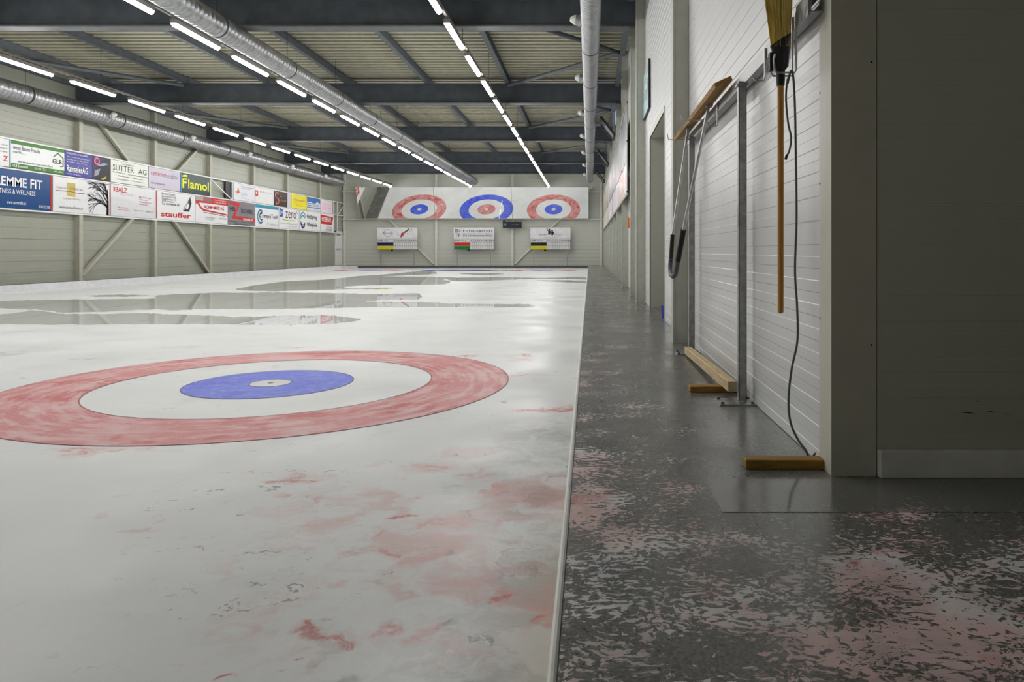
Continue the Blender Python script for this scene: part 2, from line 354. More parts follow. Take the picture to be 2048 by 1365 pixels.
# ------------------------------------------------------------------ setting: walls, floor, ceiling
def rib_profile(z0, z1, depth, pitch):               # (offset into the wall, height): proud and recessed bands, joint at both ends
    p = [(depth*2.0, z0), (0, z0+0.004)]; z = z0+0.004; e = max(0.0035, depth*0.75)
    while z+pitch < z1-0.004:
        p += [(0, z+pitch/2-e), (depth, z+pitch/2), (depth, z+pitch-e), (0, z+pitch)]; z += pitch
    return p+[(0, z1-0.004), (depth*2.0, z1)]
def clad(parent, name, axis, plane, sgn, a, b, z0, z1, course, depth, pitch, mat):
    z = z0
    while z < z1-0.05:
        t = min(z+course, z1); mb = MB(); pr = rib_profile(z, t, depth, pitch)
        if axis == 'y': mb.profile([(plane+sgn*d, q) for d, q in pr], a, b, 'y')
        else: mb.profile([(plane+sgn*d, q) for d, q in pr], a, b, 'x')
        mb.build(name, mat, parent); z = t
wl = setting('wall_left', 'cream horizontally ribbed cladding wall on the left')
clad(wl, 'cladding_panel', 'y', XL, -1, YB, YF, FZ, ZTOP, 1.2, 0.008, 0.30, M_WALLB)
wf = setting('wall_far', 'cream ribbed end wall behind mirrors and scoreboards')
clad(wf, 'cladding_panel', 'x', YF, 1, XL, XR, FZ, ZTOP, 1.2, 0.008, 0.24, M_WALLFAR)
DY0, DY1, DZ = 9.18, 11.35, 2.78                     # doorway in the right wall
YC = 2.85                                            # near corner
wr = setting('wall_right', 'white ribbed cladding wall on the right with doorway')
clad(wr, 'cladding_panel', 'y', XR, 1, YC+0.002, DY0, FZ, ZTOP, 1.0, 0.0022, 0.10, M_WALLW)
clad(wr, 'cladding_panel', 'y', XR, 1, DY0, DY1, DZ, ZTOP, 1.0, 0.0022, 0.10, M_WALLW)
clad(wr, 'cladding_panel', 'y', XR, 1, DY1, YF, FZ, ZTOP, 1.0, 0.0022, 0.10, M_WALLW)
MB().box(XR+0.012, YC+0.03, FZ, XR+0.10, DY0, ZTOP).box(XR+0.012, DY1+0.03, FZ, XR+0.10, YF, ZTOP).box(XR+0.012, DY0, DZ+0.03, XR+0.10, DY1+0.03, ZTOP).build('wall_core', M_PANELG, wr)
# doorway lining
dr = setting('door_1', 'open grey doorway recess in the right wall')
MB().box(XR-0.004, DY1, FZ, 1.62, DY1+0.03, DZ+0.03).build('jamb', M_PANELG, dr)
MB().box(XR+0.1, DY0-0.03, FZ, 1.62, DY0, DZ+0.03).build('jamb', M_PANELG, dr)
MB().box(XR-0.004, DY0, DZ, 1.62, DY1, DZ+0.03).build('lintel', M_PANELG, dr)
for i in range(7):
    MB().box(1.60, DY0, FZ+i*0.376, 1.63, DY1, FZ+i*0.376+0.37).build('door_panel', plain((150,152,150), 0.5), dr)
tj = MB().box(XR-0.012, DY0-0.05, FZ, XR+0.005, DY0, DZ).box(XR-0.012, DY0-0.05, DZ, XR+0.005, DY1+0.06, DZ+0.06).box(XR-0.012, DY1, FZ, XR+0.005, DY1+0.06, DZ)
struct(tj.build('trim_1', M_TRIM), 'pale flashing around the doorway')
# front face of the near wall, in shade
wn = setting('wall_front', 'dark shaded cladding wall facing the camera at right')
clad(wn, 'cladding_panel', 'x', YC, 1, XR+0.15, 6.0, FZ, FZ+1.067, 1.067, 0.0012, 0.10, M_PANELG)
clad(wn, 'cladding_panel', 'x', YC, 1, XR+0.15, 6.0, FZ+1.067, ZTOP, 1.1, 0.0012, 0.10, M_PANELG)
MB().box(XR+0.174, YC-0.0015, FZ+1.0655, 6.0, YC+0.003, FZ+1.0685).build('joint_bead', M_WHITE, wn)
MB().box(XR+0.1725, YC-0.0012, FZ, XR+0.175, YC+0.004, ZTOP).build('shadow_gap', M_DARK, wn)
MB().box(XR+0.11, YC+0.012, FZ, 6.0, YC+0.06, ZTOP).build('wall_core', M_PANELG, wn)
for (px, py, w, t) in [(1935, 826, 30, 1.6), (1955, 803, 13, 0.9), (1982, 824, 20, 1.0), (2014, 829, 12, 0.8)]:
    x = (px-CX)*YC/F; z = H-(py-CY)*YC/F; a = w*YC/F/2; b = t*YC/F
    MB().add([(x-a, YC-0.0008, z+b*0.6), (x, YC-0.0008, z+b*1.2), (x+a, YC-0.0008, z-b*1.2), (x, YC-0.0008, z-b*0.6)], [(0,3,2,1)]).build('scuff', M_BLACK, wn)
c = MB().box(XR-0.004, YC-0.004, FZ, XR+0.172, YC+0.004, ZTOP).box(XR-0.004, YC+0.004, FZ, XR+0.004, YC+0.145, ZTOP)
tc = struct(c.build('trim_2', M_TRIM), 'beige corner flashing of the near wall')
for (px, py) in ((1742, 125), (1742, 690)):
    MB().lathe([(0, 0.004), (0.002, 0.004), (0.003, 0.001)], ((px-CX)*YC/F, YC-0.004, H-(py-CY)*YC/F), (0,-1,0), 8).build('screw', M_BLACK, tc)
for z in (FZ+0.6, FZ+1.15, FZ+1.52):
    MB().lathe([(0, 0.004), (0.002, 0.004), (0.003, 0.001)], (XR-0.004, YC+0.135, z), (-1,0,0), 8).build('screw', M_BLACK, tc)
struct(bevel(MB().box(XR+0.174, 2.812, FZ, 6.0, YC-0.0005, FZ+0.106).build('baseboard_front', M_WHITE), 0.006), 'thick white plastic skirting at the dark wall')
tq = MB()
for z in (2.37, 3.10, 3.42): tq.box(XR-0.0015, 3.7 if z < 3 else 6.6, z, XR+0.002, (3.7 if z < 3 else 6.6)+0.012, z+0.03)
tq.build('slot', M_BLACK, wr)
# rear and side enclosure behind the camera
wb = setting('wall_rear', 'wall behind the camera')
MB().box(XL, YB-0.1, FZ, 6.0, YB, ZTOP).build('cladding_panel', plain((225,225,215), 0.5), wb)
ws = setting('wall_side', 'side wall of the alcove at right of the camera')
MB().box(6.0, YB, FZ, 6.1, YC, ZTOP).build('cladding_panel', plain((205,205,196), 0.5), ws)
# floor around the pit
fl = MB()
fl.box(IXR+0.02, YB, FZ-0.2, 6.0, YC, FZ).box(IXR+0.02, YC, FZ-0.2, 1.62, YF, FZ)
fl.box(XL, IY1+0.05, FZ-0.2, IXR+0.02, YF, FZ).box(XL, YB, FZ-0.2, IXL-0.05, IY1+0.05, FZ).box(IXL-0.05, YB, FZ-0.2, IXR+0.02, IY0-0.05, FZ)
struct(fl.build('floor', M_FLOOR), 'speckled dark grey floor with frost and pink paint tracks')
# ceiling
ce = setting('ceiling', 'corrugated cream roof deck on grey purlins')
BEAMS = [14.2, 21.5, 28.85, 36.2, 41.0]
bay = [YB, 7.0]+BEAMS+[YF]
for i in range(len(bay)-1):
    y, pr = bay[i], []
    pt = 0.28
    while y < bay[i+1]-0.01:
        pr += [(y, ZD), (y+0.13, ZD), (y+0.145, ZD+0.20), (y+0.265, ZD+0.20)]; y += pt
    pr.append((min(y, bay[i+1]+0.2), ZD))
    mb = MB().profile(pr, XL, XR+0.1 if bay[i+1] > 3 else 6, 'x')
    mb.build('roof_sheet', M_DECK, ce)
MB().box(XL, YB, ZD+0.22, 6.1, YF, ZD+0.30).build('roof_slab', M_DARK, ce)
def ibeam(mb, axis, c1, c2, a, b, z0, z1, w, tf, tw):
    if axis == 'y':
        mb.box(c1-w/2, a, z0, c1+w/2, b, z0+tf).box(c1-tw/2, a, z0+tf, c1+tw/2, b, z1-tf).box(c1-w/2, a, z1-tf, c1+w/2, b, z1)
    return mb
for xx in (-14.15, -11.8, -9.45, -7.1, -4.75, -2.4, -0.05):
    for i in range(len(bay)-1):
        ibeam(MB(), 'y', xx, 0, bay[i]+0.005, bay[i+1]-0.005, ZT+0.002, ZD+0.01, 0.12, 0.012, 0.03).build('purlin', M_PURLIN, ce)
for sx in (0.80, -14.95):                             # eaves beams along both walls
    for i in range(1, len(bay)-1):
        MB().box(sx-0.06, bay[i]+0.2, 5.80, sx+0.06, bay[i+1]-0.2, 5.92).build('eaves_rail', M_PURLIN, ce)
for i in range(len(BEAMS)-1):                         # diagonal roof bracing at both eaves
    a, b = BEAMS[i], BEAMS[i+1]; m_ = (a+b)/2
    for (xe, xi) in ((0.72, -2.35), (-14.85, -11.85)):
        MB().tube([(xi, a+0.15, 5.86), (xe, m_, 5.86)], 0.055, 10).build('roof_brace', M_PURLIN, ce)
        MB().tube([(xe, m_, 5.86), (xi, b-0.15, 5.86)], 0.055, 10).build('roof_brace', M_PURLIN, ce)
# windows high on the right wall, tilted open
M_SKY = mat_emit('daylight', (0.16, 0.34, 1.0, 1), 2.2)
for n_, (yw, lab) in enumerate(((23.4, 'nearest'), (30.75, 'middle'), (38.2, 'farthest'))):
    w = setting('window_%d' % (n_+1), '%s bluish clerestory window tilted open high on right wall' % lab)
    MB().box(XR-0.06, yw-1.3, 5.20, XR-0.02, yw+1.3, 5.75).build('frame', M_DARK, w)
    MB().box(XR-0.065, yw-1.22, 5.27, XR-0.06, yw+1.22, 5.70).build('pane', M_SKY, w)
    f_ = MB()
    p0, p1 = Vector((0.76, 0, 4.60)), Vector((0.36, 0, 5.12))
    for yy in (yw-1.0, yw+0.1): f_.bar((p0.x, yy, p0.z), (p1.x, yy, p1.z), 0.07, 0.05, (0,1,0))
    for p in (p0, p1): f_.bar((p.x, yw-1.0, p.z), (p.x, yw+0.1, p.z), 0.06, 0.07)
    sf = f_.build('sash', M_DARK, w)
    g_ = MB().add([(p0.x, yw-0.97, p0.z), (p1.x, yw-0.97, p1.z), (p1.x, yw+0.07, p1.z), (p0.x, yw+0.07, p0.z)], [(0,1,2,3)]).build('glass', plain((74,80,84), 0.45), sf)
# ------------------------------------------------------------------ ice pit
ib = MB(); gx = [IXL, -6.5, IXR]; gy = [IY0, 9.6, IY1]
for i in range(2):
    for j in range(2): ib.add([(gx[i], gy[j], 0), (gx[i+1], gy[j], 0), (gx[i+1], gy[j+1], 0), (gx[i], gy[j+1], 0)], [(0,1,2,3)])
ib.add([(IXL, IY0, 0), (IXR, IY0, 0), (IXR, IY1, 0), (IXL, IY1, 0), (IXL, IY0, -0.12), (IXR, IY0, -0.12), (IXR, IY1, -0.12), (IXL, IY1, -0.12)], [(4,7,6,5),(0,4,5,1),(1,5,6,2),(2,6,7,3),(3,7,4,0)])
ice = ib.build('ice_sheet', M_ICEF); ice.data.materials.append(M_ICE); ice.data.polygons[2].material_index = 1; struct(ice, 'white melting curling ice with paint smears and scuffs'); ice.name = 'floor_ice'
kb = MB().box(IXL-0.055, IY0, -0.1, IXL, IY1, 0.185).build('trim_3', M_KERB); struct(kb, 'white kerb along the left side of the ice')
kr = MB().tube([(IXR+0.008, IY0, FZ-0.006), (IXR+0.008, IY1, FZ-0.006)], 0.011, 10).box(IXR, IY0, -0.1, IXR+0.02, IY1, FZ-0.006).build('trim_4', plain((226,226,222), 0.4)); struct(kr, 'white edging strip between ice and grey floor')
kf = thing('bumper_board', 'long white board with black rubber strip at far end of ice', 'board', (0,0,0))
MB().box(IXL, IY1, -0.1, IXR+0.02, IY1+0.05, 0.165).build('board', M_KERB, kf)
MB().box(-13.25, IY1-0.05, 0.085, IXR, IY1, 0.150).build('rubber_strip', M_BLACK, kf)
struct(MB().box(IXL, IY0-0.05, -0.1, IXR+0.02, IY0, FZ+0.005).build('trim_5', M_KERB), 'white kerb at the near end of the ice')
# painted houses
def disc(r0, r1, z, n=128):
    mb = MB()
    ang = [2*math.pi*i/n for i in range(n)]
    if r0 <= 0: mb.add([(r1*math.cos(a), r1*math.sin(a), z) for a in ang], [tuple(range(n))])
    else:
        mb.add([(r0*math.cos(a), r0*math.sin(a), z) for a in ang]+[(r1*math.cos(a), r1*math.sin(a), z) for a in ang], [(i, n+i, n+(i+1) % n, (i+1) % n) for i in range(n)])
    return mb
def house(x, y, outer, inner, lab, lo, li):
    t = thing('curling_house', lab, 'target rings', (x, y, 0), 0, 'curling houses painted on the ice')
    disc(1.2192, 1.829, 0.0012).build('outer_ring', outer, t)['label'] = 'streaky outer ring'
    disc(0.0, 0.61, 0.0012).build('inner_disc', inner, t)
    disc(0.0, 0.152, 0.0020).build('button', M_BUTTON, t)
    disc(0.0, 0.022, 0.0028, 16).build('centre_hole', M_DARK, t)
    for r, m_ in ((1.829, lo), (1.2192, lo), (0.61, li), (0.152, li)):
        disc(r-0.004, r+0.004, 0.0026, 160).build('scribed_line', m_, t)
    return t
hn = ['closest to the right wall', 'in the middle sheet', 'on the sheet by the left wall']
for i, x in enumerate(SHEETS):
    o_, n_ = (M_BLUE, M_RED) if i == 1 else (M_RED, M_BLUE)
    lo, li = (M_LINEB, M_LINE) if i == 1 else (M_LINE, M_LINEB)
    cw = 'blue house with red centre' if i == 1 else 'red house with blue centre'
    house(x, TEE_N, o_, n_, 'near '+cw+' '+hn[i], lo, li)
    house(x, TEE_F, o_, n_, 'far '+cw+', '+hn[i].replace('on the sheet ', ''), lo, li)
# puddles of melt water
def smooth_closed(pts, k=5):
    out = []; n = len(pts)
    for i in range(n):
        p0, p1, p2, p3 = (Vector(pts[(i+j-1) % n]) for j in range(4))
        for s in range(k):
            t = s/k
            q = 0.5*((2*p1)+(p2-p0)*t+(2*p0-5*p1+4*p2-p3)*t*t+(3*p1-p0-3*p2+p3)*t*t*t)
            out.append(q)
    return out
PUD = [
 ('wide melt-water puddle nearest the red house, mirroring lower left boards', [(-90,634),(0,629.6),(40,625.3),(64,621.6),(100,625),(125,628.2),(200,628.4),(293,627.2),(340,629.2),(400,631.2),(460,634),(520,634.2),(555,632.4),(600,631.8),(660,632.2),(690,634.8),(722,640.5),(690,646),(640,649),(560,651),(480,650),(400,649),(300,649.5),(160,650),(0,649.5),(-90,649.5)]),
 ('long melt-water puddle mirroring the left wall posts and the scoreboards', [(-90,603),(0,602.5),(60,601.3),(120,600.3),(185,599.8),(300,598),(309,595),(314,591.8),(350,589.2),(400,587.2),(440,585.8),(500,586.2),(545,585.3),(600,586.2),(690,587.6),(760,589),(834,588),(836,599.5),(790,601),(730,603),(836,604.8),(900,607),(985,608.6),(1060,609.2),(1062,614.8),(980,615.3),(836,615.3),(760,615),(690,616.4),(600,617.8),(500,619.3),(440,618.8),(400,619.3),(350,621),(293,619.6),(230,623.2),(150,625.8),(125,626.2),(90,621.6),(64,619.8),(0,617.6),(-90,616)]),
 ('thin melt-water sliver behind the long puddle near left kerb', [(170,593.2),(205,590.8),(244,589.6),(300,591.8),(275,593.6),(230,594.2)]),
 ('melt-water puddle mirroring the exit door and the left scoreboard legs', [(480,577),(500,572.5),(540,567),(575,563.2),(640,560.2),(688,556.2),(720,552.2),(770,549.2),(800,546.2),(840,543.2),(868,543.6),(868,548.5),(800,552),(770,553.2),(868,554.2),(925,557),(885,560),(900,563),(885,569.6),(800,570.2),(700,573),(692,576),(716,577.6),(690,579.2),(600,582),(545,583.4),(500,582),(472,580)]),
 ('tiny puddle holding a yellow scoreboard reflection', [(700,578.4),(757,576.6),(788,577.5),(757,579)]),
 ('thin far puddle in front of the black bumper strip', [(822,540.6),(860,540),(950,539.9),(1010,540.1),(1048,541),(1000,541.9),(900,542)]),
 ('small grey puddle below the middle scoreboard', [(915,548),(975,546.6),(1008,549),(960,550.4)]),
 ('thin wet streak crossing to the right ice edge, farther one', [(905,556.5),(1000,555),(1090,556.4),(1160,554.6),(1172,556),(1170,559.6),(1085,558.2),(1000,560.8),(960,562.8),(905,562.6)]),
 ('thin wet streak at right ice edge, nearer one', [(1075,562),(1120,561.2),(1170,562.4),(1169,566.8),(1100,563.4)]),
]
prnd = random.Random(11)
for lab, pts in PUD:
    w_ = []
    for p in smooth_closed(pts, 8):
        a_ = 0.0035*(p[1]-CY); w_.append(Vector(ice_xy(p[0]+prnd.gauss(0, 1.2), p[1]+prnd.gauss(0, a_))))
    w_ = [Vector((max(IXL+0.02, min(IXR-0.02, q.x)), q.y)) for q in w_]
    bm = bmesh.new(); vv = [bm.verts.new((q.x, q.y, 0.0032)) for q in w_]
    f_ = bm.faces.new(vv); bmesh.ops.recalc_face_normals(bm, faces=bm.faces)
    if f_.normal.z < 0: f_.normal_flip()
    me = bpy.data.meshes.new('puddle'); bm.to_mesh(me); bm.free(); me.materials.append(M_WATER)
    o = bpy.data.objects.new('puddle', me); C.objects.link(o); tag(o, lab, 'puddle', 'melt-water puddles on the ice')

# ------------------------------------------------------------------ steel frame
for i, y in enumerate(BEAMS):
    t = thing('roof_beam', ('%s dark grey steel roof beam, counted from the mirrors' % ['fifth','fourth','third','second','first'][i]), 'beam', (0, y, ZB), 0, 'steel roof beams')
    MB().box(XL+0.01, -0.15, 0, XR-0.02, 0.15, 0.03).build('bottom_flange', M_FLANGE, t)
    MB().box(XL+0.01, -0.012, 0.03, XR-0.02, 0.012, ZT-ZB-0.03).build('web', M_BEAM, t)
    MB().box(XL+0.01, -0.15, ZT-ZB-0.03, XR-0.02, 0.15, ZT-ZB).build('top_flange', M_BEAM, t)
LPOST = [17.75, 21.45, 25.17, 28.85, 32.6, 36.24, 40.6]
def hpost(mb, x0, x1, y, w, z1):
    mb.box(x0, y, FZ, x1, y+w, z1); return mb
for i, y in enumerate(LPOST):
    k_ = len(LPOST)-i
    t = thing('wall_post', '%s cream steel post on the left wall, counted from the exit door' % ORD[k_], 'post', (XL, y, FZ), 0, 'posts along the left wall')
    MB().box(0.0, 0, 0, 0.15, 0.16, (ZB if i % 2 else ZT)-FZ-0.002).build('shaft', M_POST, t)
    MB().box(0.0, -0.03, 0, 0.19, 0.19, 0.02).build('base_plate', M_POST, t)
for i, x in enumerate((-14.98, -9.36, -4.71, 0.70)):
    t = thing('end_wall_post', ['cream post in the far left corner beside the exit door', 'cream post on end wall between left and middle scoreboards', 'cream post on end wall behind the black display', 'cream post in the far right corner'][i], 'post', (x, YF, FZ), 0, 'posts along the end wall')
    MB().box(-0.07, -0.15, 0, 0.07, -0.002, ZT-FZ-0.002).build('shaft', M_POSTF, t)
    MB().box(-0.10, -0.18, 0, 0.10, -0.002, 0.02).build('base_plate', M_POSTF, t)
def brace(a, b, lab, group, w=0.10):
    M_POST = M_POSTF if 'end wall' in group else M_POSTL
    t = thing('wall_brace', lab, 'brace', (0,0,0), 0, group)
    MB().bar(a, b, w, w, (1,0,0) if abs(a[0]-b[0]) < 0.01 else (0,1,0)).build('tube', M_POST, t)
    for p, q in ((a, b), (b, a)):
        d = (Vector(q)-Vector(p)).normalized(); p = Vector(p)
        MB().bar(p-d*0.04, p+d*0.16, w*1.4 if abs(a[0]-b[0]) < 0.01 else 0.02, 0.02 if abs(a[0]-b[0]) < 0.01 else w*1.4, (1,0,0)).build('gusset_plate', M_POST, t)
xb = XL+0.09
brace((xb, 21.64, 0.32), (xb, 25.14, 2.94), 'lower left diagonal brace rising from the floor under the sponsor boards', 'diagonal wall braces')
brace((xb, 22.0, 5.27), (xb, 25.14, 3.0), 'upper left diagonal brace dropping from duct to the sponsor boards', 'diagonal wall braces')
brace((xb, 28.82, 0.20), (xb, 25.36, 2.94), 'lower right diagonal brace dropping to the floor under the sponsor boards', 'diagonal wall braces')
brace((xb, 28.5, 5.27), (xb, 25.36, 3.0), 'upper right diagonal brace rising from sponsor boards to the duct', 'diagonal wall braces')
yb = YF-0.09
brace((-9.50, yb, 0.24), (-14.2, yb, 4.95), 'diagonal brace behind the left scoreboard on the end wall', 'end wall braces')
brace((-4.56, yb, 0.24), (0.15, yb, 4.95), 'diagonal brace behind the right scoreboard on the end wall', 'end wall braces')
rl = thing('wall_rail', 'thin cream rail along the end wall under the mirrors', 'rail', (0,0,0))
MB().box(XL+0.02, YF-0.24, 2.93, XR-0.02, YF-0.155, 3.0).build('rail_tube', M_POSTF, rl)
for x in (-14.98, -9.36, -4.71, 0.70): MB().box(x-0.03, YF-0.17, 2.90, x+0.03, YF-0.148, 3.03).build('bracket', M_POSTF, rl)
rl2 = thing('wall_rail', 'thin cream rail along the end wall at mirror top height', 'rail', (0,0,0))
MB().box(XL+0.02, YF-0.22, 4.62, XR-0.02, YF-0.155, 4.69).build('rail_tube', M_POSTF, rl2)
for x in (-14.98, -9.36, -4.71, 0.70): MB().box(x-0.03, YF-0.17, 4.59, x+0.03, YF-0.148, 4.72).build('bracket', M_POSTF, rl2)
RCOL = [(6.95, ZTOP-0.2), (12.41, ZTOP-0.2), (14.2, ZB), (17.9, ZT), (21.5, ZB), (25.1, ZT), (28.85, ZB), (32.5, ZT), (36.2, ZB), (41.0, ZB)]
rlab = ['nearest cream column beside the scraper tool on the right wall', 'tall cream column just beyond the grey doorway', 'cream column with the orange handle hanging behind it']
for i, (y, z) in enumerate(RCOL):
    lab = rlab[i] if i < 3 else '%s cream column from the mirrors along the right wall' % ORD[len(RCOL)-i]
    t = thing('wall_column', lab, 'column', (XR, y, FZ), 0, 'columns along the right wall')
    d = 0.148
    MB().box(-d, 0, 0, -0.001, 0.13, z-FZ-0.002).build('shaft', M_COL, t)
    MB().box(-d-0.004, -0.006, 0, -d+0.012, 0.136, z-FZ-0.004).build('front_flange', M_COL, t)
    if z < 5.5: MB().box(-d-0.03, -0.05, z-FZ-0.16, 0-0.001, 0.0, z-FZ-0.002).build('end_plate', M_POST, t)

# ------------------------------------------------------------------ lamps: three rows of battens
ROWX = [-2.46, -7.17, -11.95]; LZ = 4.955; PITCH, LL, Y0L = 2.14, 1.50, 12.62
rown = ['row above the right sheet', 'row beside the big middle duct', 'row nearest the left wall']
proto = {}
def cover_mesh():
    mb = MB(); n = 8; w, h = 0.047, 0.055; pr = [(-w*math.cos(math.pi*i/n), -h*math.sin(math.pi*i/n)) for i in range(n+1)]
    mb.add([(x, 0, z) for x, z in pr]+[(x, LL, z) for x, z in pr], [(i, i+1, n+2+i, n+1+i) for i in range(n)]+[tuple(range(n+1))[::-1], tuple(range(n+1, 2*n+2))]); return mb
for r, x in enumerate(ROWX):
    rr = thing('lamp_rail', 'slim grey mounting rail of the lamp '+rown[r], 'rail', (x, 0, LZ+0.10), 0, 'lamp mounting rails')
    MB().box(-0.025, 3.2 if r == 0 else 1.2, 0, 0.025, YF-0.6, 0.045).build('rail_bar', M_HOUSING, rr)
    for yy in [6, 9.5]+[b for b in BEAMS]+[17.9, 25.1, 32.5]:
        MB().tube([(0, yy, 0.045), (0, yy, (ZB if yy in BEAMS else ZD)-LZ-0.10)], 0.004, 5).build('hanger_wire', M_DARK, rr)
    for k in range(-4 if r == 0 else -5, 15):  # foremost unseen lamp of the two left rows is added to brighten near ice
        y = Y0L+PITCH*k
        lab = '%s lamp from the mirrors in the %s' % (ORD[15-k], rown[r])
        t = thing('batten_lamp', lab, 'ceiling lamp', (x, y, LZ), 0, 'batten lamps in three ceiling rows')
        if 'cover' not in proto:
            proto['cover'] = fixn(cover_mesh().build('cover', M_LAMP, t))
            proto['housing'] = MB().box(-0.055, -0.02, 0.001, 0.055, LL+0.02, 0.075).build('housing', M_HOUSING, t)
            proto['clip'] = MB().box(-0.03, LL*0.2, 0.075, 0.03, LL*0.2+0.04, 0.10).build('clip', M_GALVL, t)
            proto['clip2'] = MB().box(-0.03, LL*0.8, 0.075, 0.03, LL*0.8+0.04, 0.10).build('clip', M_GALVL, t)
        else:
            for q in proto.values(): inst(q, t)

# ------------------------------------------------------------------ ventilation ducts
def duct(name_lab, x, z, r, y0, y1, nozzle, bandY, seamlab):
    t = thing('air_duct', name_lab, 'duct', (x, 0, z))
    n = 32
    ys, rs = [y0], [r]; yy = max(y0, 9.0)
    while yy < y1-0.3:                                 # raised lock seams of the spiral pipe
        ys += [yy, yy+0.006, yy+0.014, yy+0.020]; rs += [r, r+0.004, r+0.004, r]; yy += 0.135
    ys.append(y1-0.12); rs.append(r)
    MB().tube([(0, q, 0) for q in ys], rs, n).build('pipe', M_DUCT, t)
    MB().lathe([(0, r*1.01), (0.10, r*1.01), (0.13, r*0.9), (0.135, 0.001)], (0, y1-0.13, 0), (0,1,0), n).build('end_cap', M_GALVL, t)
    for yy in bandY:
        MB().tube([(0, yy, 0), (0, yy+0.05, 0)], r+0.006, n).build('clamp_ring', M_DARK, t)
        MB().tube([(0, yy+0.025, r), (0, yy+0.025, ZD-z)], 0.005, 5).build('hanger_rod', M_DARK, t)
    if nozzle:
        yy = 13.1
        src = None
        while yy < y1-1:
            a = Vector((nozzle, 0, 0.0)); o_ = Vector((nozzle*(r-0.03), 0, 0.02))
            if src is None:
                src = MB().lathe([(0, 0.10), (0.09, 0.10), (0.095, 0.085), (0.13, 0.085)], o_, a, 16).build('jet_nozzle', M_GALVL, t)
                s2 = MB().lathe([(0.12, 0.09), (0.17, 0.075), (0.22, 0.04), (0.225, 0.03)], o_, Vector((nozzle, 0, 0.12)), 16).build('nozzle_cone', M_WHITE, src)
                src.location = (0, yy, 0)
            else:
                q = inst(src, t, (0, yy, 0)); inst(s2, q)
            yy += 4.4
    return t
bands = [14.7+2.95*i for i in range(10)]
duct('spiral steel air duct running above the walkway by the right wall', 0.02, 5.13, 0.175, 3.0, 42.6, -1, bands, '')
duct('wide spiral steel air duct between the right and middle lamp rows', -6.74, 5.10, 0.210, 3.0, 43.0, 0, [13.2+3.1*i for i in range(10)], '')
duct('slim spiral steel air duct running along the left wall', -14.58, 5.07, 0.24, 8.0, 43.0, 1, [17.6, 18.9]+[22.6+3.3*i for i in range(6)], '')

# ------------------------------------------------------------------ mirrors over the far houses
import numpy as np
MYB, MZB = 44.32, 3.005
def mirror_hit(th):                                   # where the ray through pixel row 419 lands after the mirror
    d = np.array([1.0, (CY-419)/F]); u = np.array([-math.sin(th), math.cos(th)]); p0 = np.array([MYB, MZB]); o_ = np.array([0.0, H])
    A = np.array([[d[0], -u[0]], [d[1], -u[1]]]); t_, s_ = np.linalg.solve(A, p0-o_)
    hit = o_+d*t_; nrm = np.array([-math.cos(th), -math.sin(th)]); rr = d-2*np.dot(d, nrm)*nrm
    k_ = -hit[1]/rr[1]; return (hit+rr*k_)[0]
lo_, hi_ = R(8), R(30)
for _ in range(50):
    mid = (lo_+hi_)/2
    if mirror_hit(mid) < TEE_F: lo_ = mid
    else: hi_ = mid
TH = (lo_+hi_)/2
zt = (CY-375)                                         # choose the length so the top edge stands at pixel row 375
ML = 1.0
for _ in range(40):
    y_, z_ = MYB-ML*math.sin(TH), MZB+ML*math.cos(TH)
    ML += ((zt*y_/F+H)-z_)*0.8
print('mirror tilt', math.degrees(TH), 'length', ML)
xs = [-13.98, -9.34, -4.68, -0.05]
for i in range(3):
    lab = ['left tilted mirror showing a red house and the left wall', 'middle tilted mirror showing the blue house', 'right tilted mirror showing a red house and no wall'][i]
    t = thing('tilted_mirror', lab, 'mirror', ((xs[i]+xs[i+1])/2, MYB, MZB), 0, 'mirrors hung over the far houses')
    t.rotation_euler = (TH, 0, 0)
    hw = (xs[i+1]-xs[i])/2-0.008
    MB().box(-hw, 0.0, 0, hw, 0.02, ML).build('glass', M_MIRROR, t)
    MB().box(-hw, 0.021, 0, hw, 0.05, ML).build('backing', M_GALV, t)
    MB().box(-hw, -0.012, -0.03, hw, 0.05, -0.001).build('bottom_rail', M_POST, t)
    ca, sa = math.cos(TH), math.sin(TH)
    for s in (-0.85, 0.0, 0.85):
        wy, wz = YF-0.22-MYB, 2.965-MZB
        MB().bar((s*hw, 0.03, 0.01), (s*hw, wy*ca+wz*sa, -wy*sa+wz*ca), 0.04, 0.03).build('stay', M_POST, t)
    for s in (-0.7, 0.7):
        MB().bar((s*hw, 0.05, ML*0.9), (s*hw, 0.05+0.35, ML*0.9+0.05), 0.04, 0.04).build('stay', M_POST, t)

